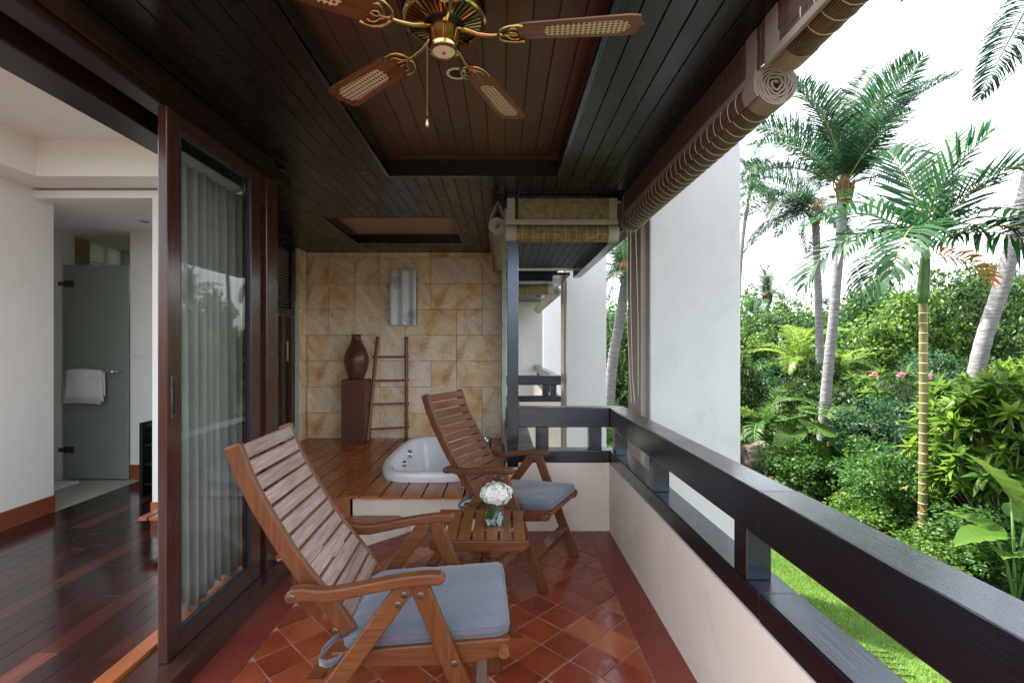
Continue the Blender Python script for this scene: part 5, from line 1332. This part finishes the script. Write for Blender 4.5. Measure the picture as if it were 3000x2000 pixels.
def trunk_obj(parent, path, r0, r1, m, ringed=.0, n=12):
    P = []; k = 40
    pts = [Vector(p) for p in path]
    def cr(t):
        q = t * (len(pts) - 1); i = min(int(q), len(pts) - 2); f = q - i
        a, b, c, d = pts[max(i - 1, 0)], pts[i], pts[i + 1], pts[min(i + 2, len(pts) - 1)]
        return .5 * ((2 * b) + (c - a) * f + (2 * a - 5 * b + 4 * c - d) * f * f + (3 * b - a - 3 * c + d) * f ** 3)
    path2 = [cr(i / k) for i in range(k + 1)]
    fine, rs = [], []
    sub = 3 if ringed else 1
    for i in range(k * sub + 1):
        t = i / (k * sub); fine.append(cr(t)); rs.append(lerp(r0, r1, t ** .7) * (1 + (ringed if i % sub == 0 else 0)))
    return MB().tube(fine, rs, n).build('trunk', m, parent, smooth=True), cr
def palm(nm, label, base, mid, top, r0, r1, fr, group=None, count=20, meshes=COCO, scale=1, seed=1, fibre=True, order=None, bark=M_PTRUNK):
    e = empty(nm, base, 0, label, 'palm tree', group); B = Vector(base)
    path = [Vector((0, 0, -.2))] + [Vector(p) - B for p in mid] + [Vector(top) - B]
    trunk_obj(e, path, r0, r1, bark, .05)
    T_ = Vector(top) - B; r = random.Random(seed)
    if fibre:
        mb = MB().lathe([(r1 * .95, -.35), (r1 * 1.35, -.18), (r1 * 1.6, .05), (r1 * 1.25, .28), (r1 * .5, .5)], 14)
        for k in range(26):
            a = r.uniform(0, 6.28); q = r1 * 1.3
            mb.tube([(math.cos(a) * q, math.sin(a) * q, r.uniform(-.3, .1)), (math.cos(a) * q * 1.5, math.sin(a) * q * 1.5, r.uniform(.0, .3)), (math.cos(a + .3) * q * 1.9, math.sin(a + .3) * q * 1.9, r.uniform(.1, .5))], [.03, .02, .004], 5)
        o = mb.build('crown_fibre', M_FIBRE, e, smooth=True); o.location = T_
    if isinstance(order, list) and isinstance(order[0], tuple):
        for j, az, sc in order:
            o = link('frond', meshes[j], e); o.location = T_ + Vector((0, 0, .12 * scale)); s = scale * sc * r.uniform(.94, 1.06); o.scale = (s, s, s)
            o.rotation_euler = (r.uniform(-.35, .35), r.uniform(-.06, .06), R(az + r.uniform(-8, 8)))
        return e
    for k in range(count):
        j = order[k % len(order)] if order else int(k / count * len(meshes))
        o = link('frond', meshes[j], e); o.location = T_ + Vector((0, 0, .15 * scale)); s = scale * r.uniform(.85, 1.1)
        o.scale = (s, s, s); o.rotation_euler = (r.uniform(-.35, .35), r.uniform(-.12, .12), k * 2.39996 + r.uniform(-.25, .25) + fr)
    return e
def px(u, v_, d): p = W(u, v_, d); return (p.x, p.y, p.z)
def gpt(u, d): p = W(u, 1000, d); return (p.x, p.y, GZ_)
palm('coconut_palm', 'tallest coconut palm with a slim curved grey trunk and big crown', gpt(2398, 12.5), [px(2420, 1148, 12.5), px(2445, 893, 12.5)], px(2472, 565, 12.5), .135, .105, .4, 'coconut palms', scale=1.06, seed=3, order=[(0, 15, 1), (0, 150, .95), (0, 265, .9), (0, 85, 1), (1, -5, 1.05), (1, 30, 1.1), (1, 165, .95), (1, 205, .9), (1, 285, .9), (1, 95, 1), (2, 8, .95), (2, 190, .9), (2, 60, .95), (3, 183, 1.0), (3, 10, .7), (2, 250, .8)])
palm('coconut_palm', 'coconut palm with a dark crown just left of the tallest palm', gpt(2412, 16), [px(2405, 1150, 16), px(2398, 893, 16)], px(2389, 630, 16), .145, .105, 1.2, 'coconut palms', scale=.86, seed=5, order=[(1, 150, 1.1), (2, 175, 1.15), (2, 125, 1), (3, 188, 1.1), (3, 160, 1), (3, 215, 1), (3, 95, .9), (4, 178, .9), (4, 140, .85), (4, 60, .8), (4, 245, .9), (4, 300, .8), (4, 15, .7), (2, 60, .8), (1, 80, .8), (3, 335, .7)])
palm('coconut_palm', 'small distant coconut palm at the edge of the white wall', gpt(2150, 36), [px(2162, 900, 36), px(2176, 700, 36)], px(2200, 545, 36), .17, .12, .3, 'coconut palms', 16, scale=.85, seed=8)
palm('coconut_palm', 'leaning grey coconut palm at the right edge of the garden', gpt(2800, 9.5), [px(2860, 1090, 9.5), px(2945, 800, 9.5), px(3025, 480, 9.5), px(3055, 250, 9.5)], px(3055, -40, 9.5), .138, .115, .9, 'coconut palms', scale=.84, seed=11, order=[(3, 182, 1), (3, 222, .95), (4, 203, .85), (2, 165, .9), (1, 190, .9), (3, 20, 1), (2, 340, 1), (4, 60, 1), (1, 80, 1), (3, 300, 1), (0, 120, 1)])
palm('coconut_palm', 'palm seen through the gap between the white walls', gpt(1775, 14), [px(1790, 1110, 14), px(1815, 940, 14)], px(1836, 800, 14), .17, .13, .2, 'coconut palms', 18, scale=.62, seed=14)
palm('coconut_palm', 'low distant palm crown on the skyline by the white wall', gpt(2245, 27), [px(2245, 1000, 27)], px(2248, 875, 27), .16, .12, .2, 'coconut palms', 14, scale=.62, seed=15)
# slim ringed areca palm in front
e = empty('ringed_palm', gpt(2702, 8.41), 0, 'slim ringed areca palm with green crownshaft and one orange frond', 'palm tree')
B = Vector(e.location); tp = Vector(px(2704, 880, 8.41)) - B; ct = Vector(px(2712, 715, 8.41)) - B
trunk_obj(e, [Vector((0, 0, -.2)), Vector((.02, 0, 1.5)), Vector((.02, 0, 3.2)), tp], .072, .058, M_ARECA)
for k in range(24):
    z = .12 + k * .172
    if z > tp.z - .02: break
    r0 = lerp(.072, .058, (z / tp.z) ** .7) + .0015
    MB().lathe([(r0, -.008), (r0 + .003, 0), (r0, .008)], 14, (lerp(0, .02, min(1, z / 1.5)) if z < 3.2 else lerp(.02, tp.x, (z - 3.2) / (tp.z - 3.2)), 0, z), cap=False).build('leaf_scar', M_RING, e)
MB().tube([tp - Vector((0, 0, .05)), tp + Vector((0, 0, .12)), tp.lerp(ct, .55), ct], [.062, .092, .082, .05], 12).build('crownshaft', M_SHAFT, e, smooth=True)
r = random.Random(9)
for k, (j, az, s) in enumerate(((0, 5, 1.0), (0, 75, .95), (0, 300, .9), (1, 15, 1.05), (1, -35, .95), (1, 130, .85), (2, 0, 1.1), (3, -8, 1.08), (3, -42, 1.0), (2, 172, 1.05), (3, 184, 1.12), (3, 222, 1.0), (4, 200, .95), (2, 90, .9))):
    o = link('frond', ARE[j], e); o.location = ct - Vector((0, 0, .03)); o.scale = (s, s, s); o.rotation_euler = (r.uniform(-.2, .2), 0, R(az))
o = link('dead_frond', DEADF, e); o.location = ct - Vector((-.04, .05, .16)); o.rotation_euler = (R(-20), 0, R(-38)); o['label'] = 'orange dying frond'
# small clump palms
def clump(nm, label, base, h, n, idx, scale, seed):
    e = empty(nm, base, 0, label, 'palm'); r = random.Random(seed)
    for k in range(n):
        o = link('frond', SMALL[idx[k % len(idx)]], e); s = scale * r.uniform(.8, 1.15); o.scale = (s, s, s)
        o.location = (r.uniform(-.15, .15), r.uniform(-.15, .15), h * r.uniform(.8, 1.05)); o.rotation_euler = (r.uniform(-.2, .2), r.uniform(-.2, .2), k * 2.4 + r.uniform(-.3, .3))
    MB().tube([(0, 0, -.1), (.03, 0, h * .5), (0, 0, h)], [.07, .06, .05], 8).build('trunk', M_FIBRE, e, smooth=True)
clump('feather_palm', 'arching green feather palm beside the boulder', gpt(2240, 14.6), 1.1, 16, (0, 1, 2, 3, 4), 1.0, 3)
clump('feather_palm', 'yellow green young palm left of the twin trunks', gpt(2335, 17), 3.1, 14, (5, 6, 5), 1.25, 4)
clump('feather_palm', 'dark feathery palm clump in the middle of the garden', gpt(2565, 15), 1.7, 18, (7, 8, 1), 1.35, 5)
clump('feather_palm', 'silvery green palm clump behind the ringed palm', gpt(2480, 13), 1.3, 16, (7, 0, 8), 1.15, 6)
clump('feather_palm', 'bright upright palm seedling behind the twin trunks', gpt(2455, 18.5), 2.4, 14, (3, 5, 4), 1.2, 7)
clump('feather_palm', 'low fan of dark fronds in front of the feather palm', gpt(2185, 14.2), .35, 12, (7, 8, 0), .7, 8)
clump('feather_palm', 'yellow green spiky plant just left of the ringed palm foot', gpt(2655, 9.3), .45, 14, (5, 5, 3), .52, 9)
clump('feather_palm', 'bright green spiky tuft right of the ringed palm foot', gpt(2745, 9.0), .15, 12, (3, 5), .42, 10)
clump('feather_palm', 'low palm tuft at the foot of the twin trunks', gpt(2500, 12.2), .7, 16, (3, 4, 0), .62, 12)
# round fan leaves
def fan_leaf(m, R_=.42, n=36):
    vs, fs = [(0, 0, 0)], []
    for k in range(n + 1):
        q = lerp(R(-165), R(165), k / n); rr_ = R_ * (1 if k % 2 else .93); vs.append((rr_ * math.cos(q), rr_ * math.sin(q), (.025 if k % 2 else -.012) + .05 * math.cos(q)))
    return MB().add(vs, [(0, k, k + 1) for k in range(1, n + 1)]).mesh('fan_leaf', m)
FAN = [fan_leaf(L_LIGHT), fan_leaf(L_MID)]
e = empty('fan_palm', gpt(2362, 11.6), 0, 'licuala style fan palm with round pleated leaves by the twin trunks', 'palm'); r = random.Random(3)
e['label'] = 'fan palm with large round pleated leaves left of the twin trunks'
for k in range(9):
    a = k * 2.4; hgt = 1.9 - .12 * k; q = .25 + .045 * k
    tip = Vector((math.cos(a) * q, math.sin(a) * q, hgt)); o = link('fan_leaf', FAN[k % 2], e); o.location = tip; s = r.uniform(.85, 1.15); o.scale = (s, s, s)
    o.rotation_euler = (r.uniform(-.25, .25), R(18 + 7 * k), a)
    MB().tube([(0, 0, .2), (tip.x * .5, tip.y * .5, hgt * .7), tuple(tip)], .010, 6).build('leaf_stalk', M_COCO, e)
MB().tube([(0, 0, -.1), (.02, 0, .6), (0, 0, 1.1)], [.05, .045, .035], 8).build('trunk', M_FIBRE, e, smooth=True)
# large-leaved whorled shrub at the right
lvv, lff = leafblade(.30, .050, fold=.22, droop=.42, n=5)
def rosette(seed, m):
    r = random.Random(seed); mb = MB()
    for k in range(17):
        a = k * 2.39996; el = R(lerp(74, -14, k / 16) + r.uniform(-8, 8)); s = r.uniform(.75, 1.1)
        mtx = Euler((0, -el, a)).to_matrix()
        mb.add([mtx @ (Vector(p) * s) for p in lvv], lff)
    mb.tube([(0, 0, -.25), (0, 0, 0)], .011, 6)
    return mb.mesh('leaf_rosette', m)
ROS = [rosette(1, L_YEL), rosette(2, L_LIGHT), rosette(3, L_YEL), rosette(4, L_LIGHT)]
def whorl_shrub(label, base, rx, ry, h, n, seed):
    e = empty('whorled_shrub', base, 0, label, 'shrub', 'shrubs with whorled leaves'); r = random.Random(seed); st_ = MB()
    for k in range(n):
        while True:
            x_, y_, z_ = r.uniform(-1, 1), r.uniform(-1, 1), r.uniform(-.3, 1); q = math.sqrt(x_ * x_ + y_ * y_ + z_ * z_)
            if .55 < q < 1: break
        p = Vector((x_ * rx, y_ * ry, h * (.35 + .65 * (z_ + .3) / 1.3)))
        o = link('leaf_rosette', ROS[r.randrange(4)], e); o.location = p; s = r.uniform(.75, 1.15); o.scale = (s, s, s)
        o.rotation_euler = (y_ * -.7 + r.uniform(-.2, .2), x_ * .7 + r.uniform(-.2, .2), r.uniform(0, 6.28))
        if k % 3 == 0: st_.tube([(0, 0, -.1), tuple(p * .5), tuple(p)], [.03, .018, .01], 6)
    st_.build('stems', M_TRUNK, e, smooth=True)
whorl_shrub('big yellow green whorled shrub at the right edge of the view', gpt(2945, 8.0), .95, .85, 3.1, 170, 2)
whorl_shrub('yellow green whorled shrub right behind the ringed palm', gpt(2815, 9.4), .85, .75, 2.9, 135, 4)
whorl_shrub('tall whorled shrub cut off by the right picture edge', gpt(3060, 8.4), .8, .8, 3.7, 120, 6)
# pink flowering frangipani twigs
e = empty('pink_flowering_shrub', gpt(2610, 12.6), 0, 'light green shrub with pink flowers left of the ringed palm', 'shrub'); r = random.Random(4)
for k in range(30):
    a = r.uniform(0, 6.28); q = r.uniform(.2, .9); p = Vector((math.cos(a) * q, math.sin(a) * q, 2.5 + r.uniform(-.6, .35)))
    o = link('leaf_rosette', ROS[1 + 2 * (k % 2)], e); o.location = p; o.scale = (.8, .8, .8); o.rotation_euler = (r.uniform(-.4, .4), r.uniform(-.4, .4), a)
fm_ = leaf_cloud('pink_bloom', [((0, 0, .05), .05)], 16, .07, .03, 3, L_PINK, 0)
for k in range(3):
    a = 3.4 + k * .75; o = link('bloom', fm_, e); o.location = (math.cos(a) * .75, math.sin(a) * .75 - .2, 2.75 + .1 * math.sin(k * 3))
sm_ = stem_mesh('flowering_stems', 2.7, .05, .8, 8, 5, M_TRUNK); link('stems', sm_, e)
# giant taro leaves
def taro_leaf():
    vs, fs = [], []; n = 12; L_, W_ = .70, .27
    for i in range(n + 1):
        t = i / n; w_ = W_ * (math.sin(math.pi * (t ** .62) * .985 + .02)) ** .8; z = .03 * math.sin(t * 30) * .3 - .25 * L_ * t * t
        for j in range(-4, 5):
            s = j / 4; vs.append((L_ * t - .10 * abs(s) * (1 - t) * 1.6, w_ * s, z + .10 * abs(s) * w_ / W_ + .012 * math.sin(t * 38 - abs(s) * 5)))
    for i in range(n):
        for j in range(8): a = i * 9 + j; fs.append((a, a + 1, a + 10, a + 9))
    return MB().add(vs, fs).mesh('taro_leaf', L_LIGHT)
TARO = taro_leaf()
e = empty('taro_plant', gpt(2975, 6.6), 0, 'giant taro plant with huge bright leaves at the lower right edge', 'plant')
for k, (a, el, hgt, q, s) in enumerate(((165, -62, 1.45, .05, 1.1), (20, -20, 1.15, .25, 1.0), (215, -25, .70, .12, .85), (120, -30, .9, .2, .8), (-60, -20, .75, .2, .9), (190, -8, .95, .35, .9))):
    tip = Vector((math.cos(R(a)) * q, math.sin(R(a)) * q, hgt)); o = link('taro_leaf', TARO, e); o.location = tip; o.rotation_euler = (0, R(el), R(a)); o.scale = (s, s, s)
    for p in TARO.polygons: p.use_smooth = True
    MB().tube([(0, 0, -.05), (tip.x * .4, tip.y * .4, hgt * .6), tuple(tip)], [.022, .017, .010], 7).build('leaf_stalk', M_SHAFT, e, smooth=True)
# boulders
def boulder(label, loc, sx, sy, sz, seed):
    bm = bmesh.new(); bmesh.ops.create_icosphere(bm, subdivisions=4, radius=1); r = random.Random(seed)
    from mathutils import noise
    for v_ in bm.verts:
        q = v_.co * 1.1 + Vector((seed * 3, 0, 0)); k = 1 + .28 * noise.noise(q) + .10 * noise.noise(q * 2.7) + .03 * noise.noise(q * 7)
        v_.co = Vector((v_.co.x * sx, v_.co.y * sy, v_.co.z * sz)) * k
    me = bpy.data.meshes.new('boulder'); bm.to_mesh(me); bm.free(); me.materials.append(M_ROCK)
    o = link('boulder', me, smooth=True); o.location = loc; tag(o, label, 'boulder', 'garden boulders')
boulder('grey brown boulder beside the white wall edge in the garden', px(2226, 1345, 13.3), .50, .45, .48, 1)
boulder('dark low boulder behind the foot of the ringed palm', px(2640, 1530, 9.6), .85, .45, .32, 5)
# lawn sprinkler grating by the wall
gt = empty('drain_grate', (4.25, 5.35, GZ_ + .03), R(-8), 'small dark metal grate on the lawn edge', 'grate')
for k in range(5): MB().box(-.13, .13, -.20 + k * .10, -.194 + k * .10, -.01, .012).build('grate_bar', M_STEEL, gt)
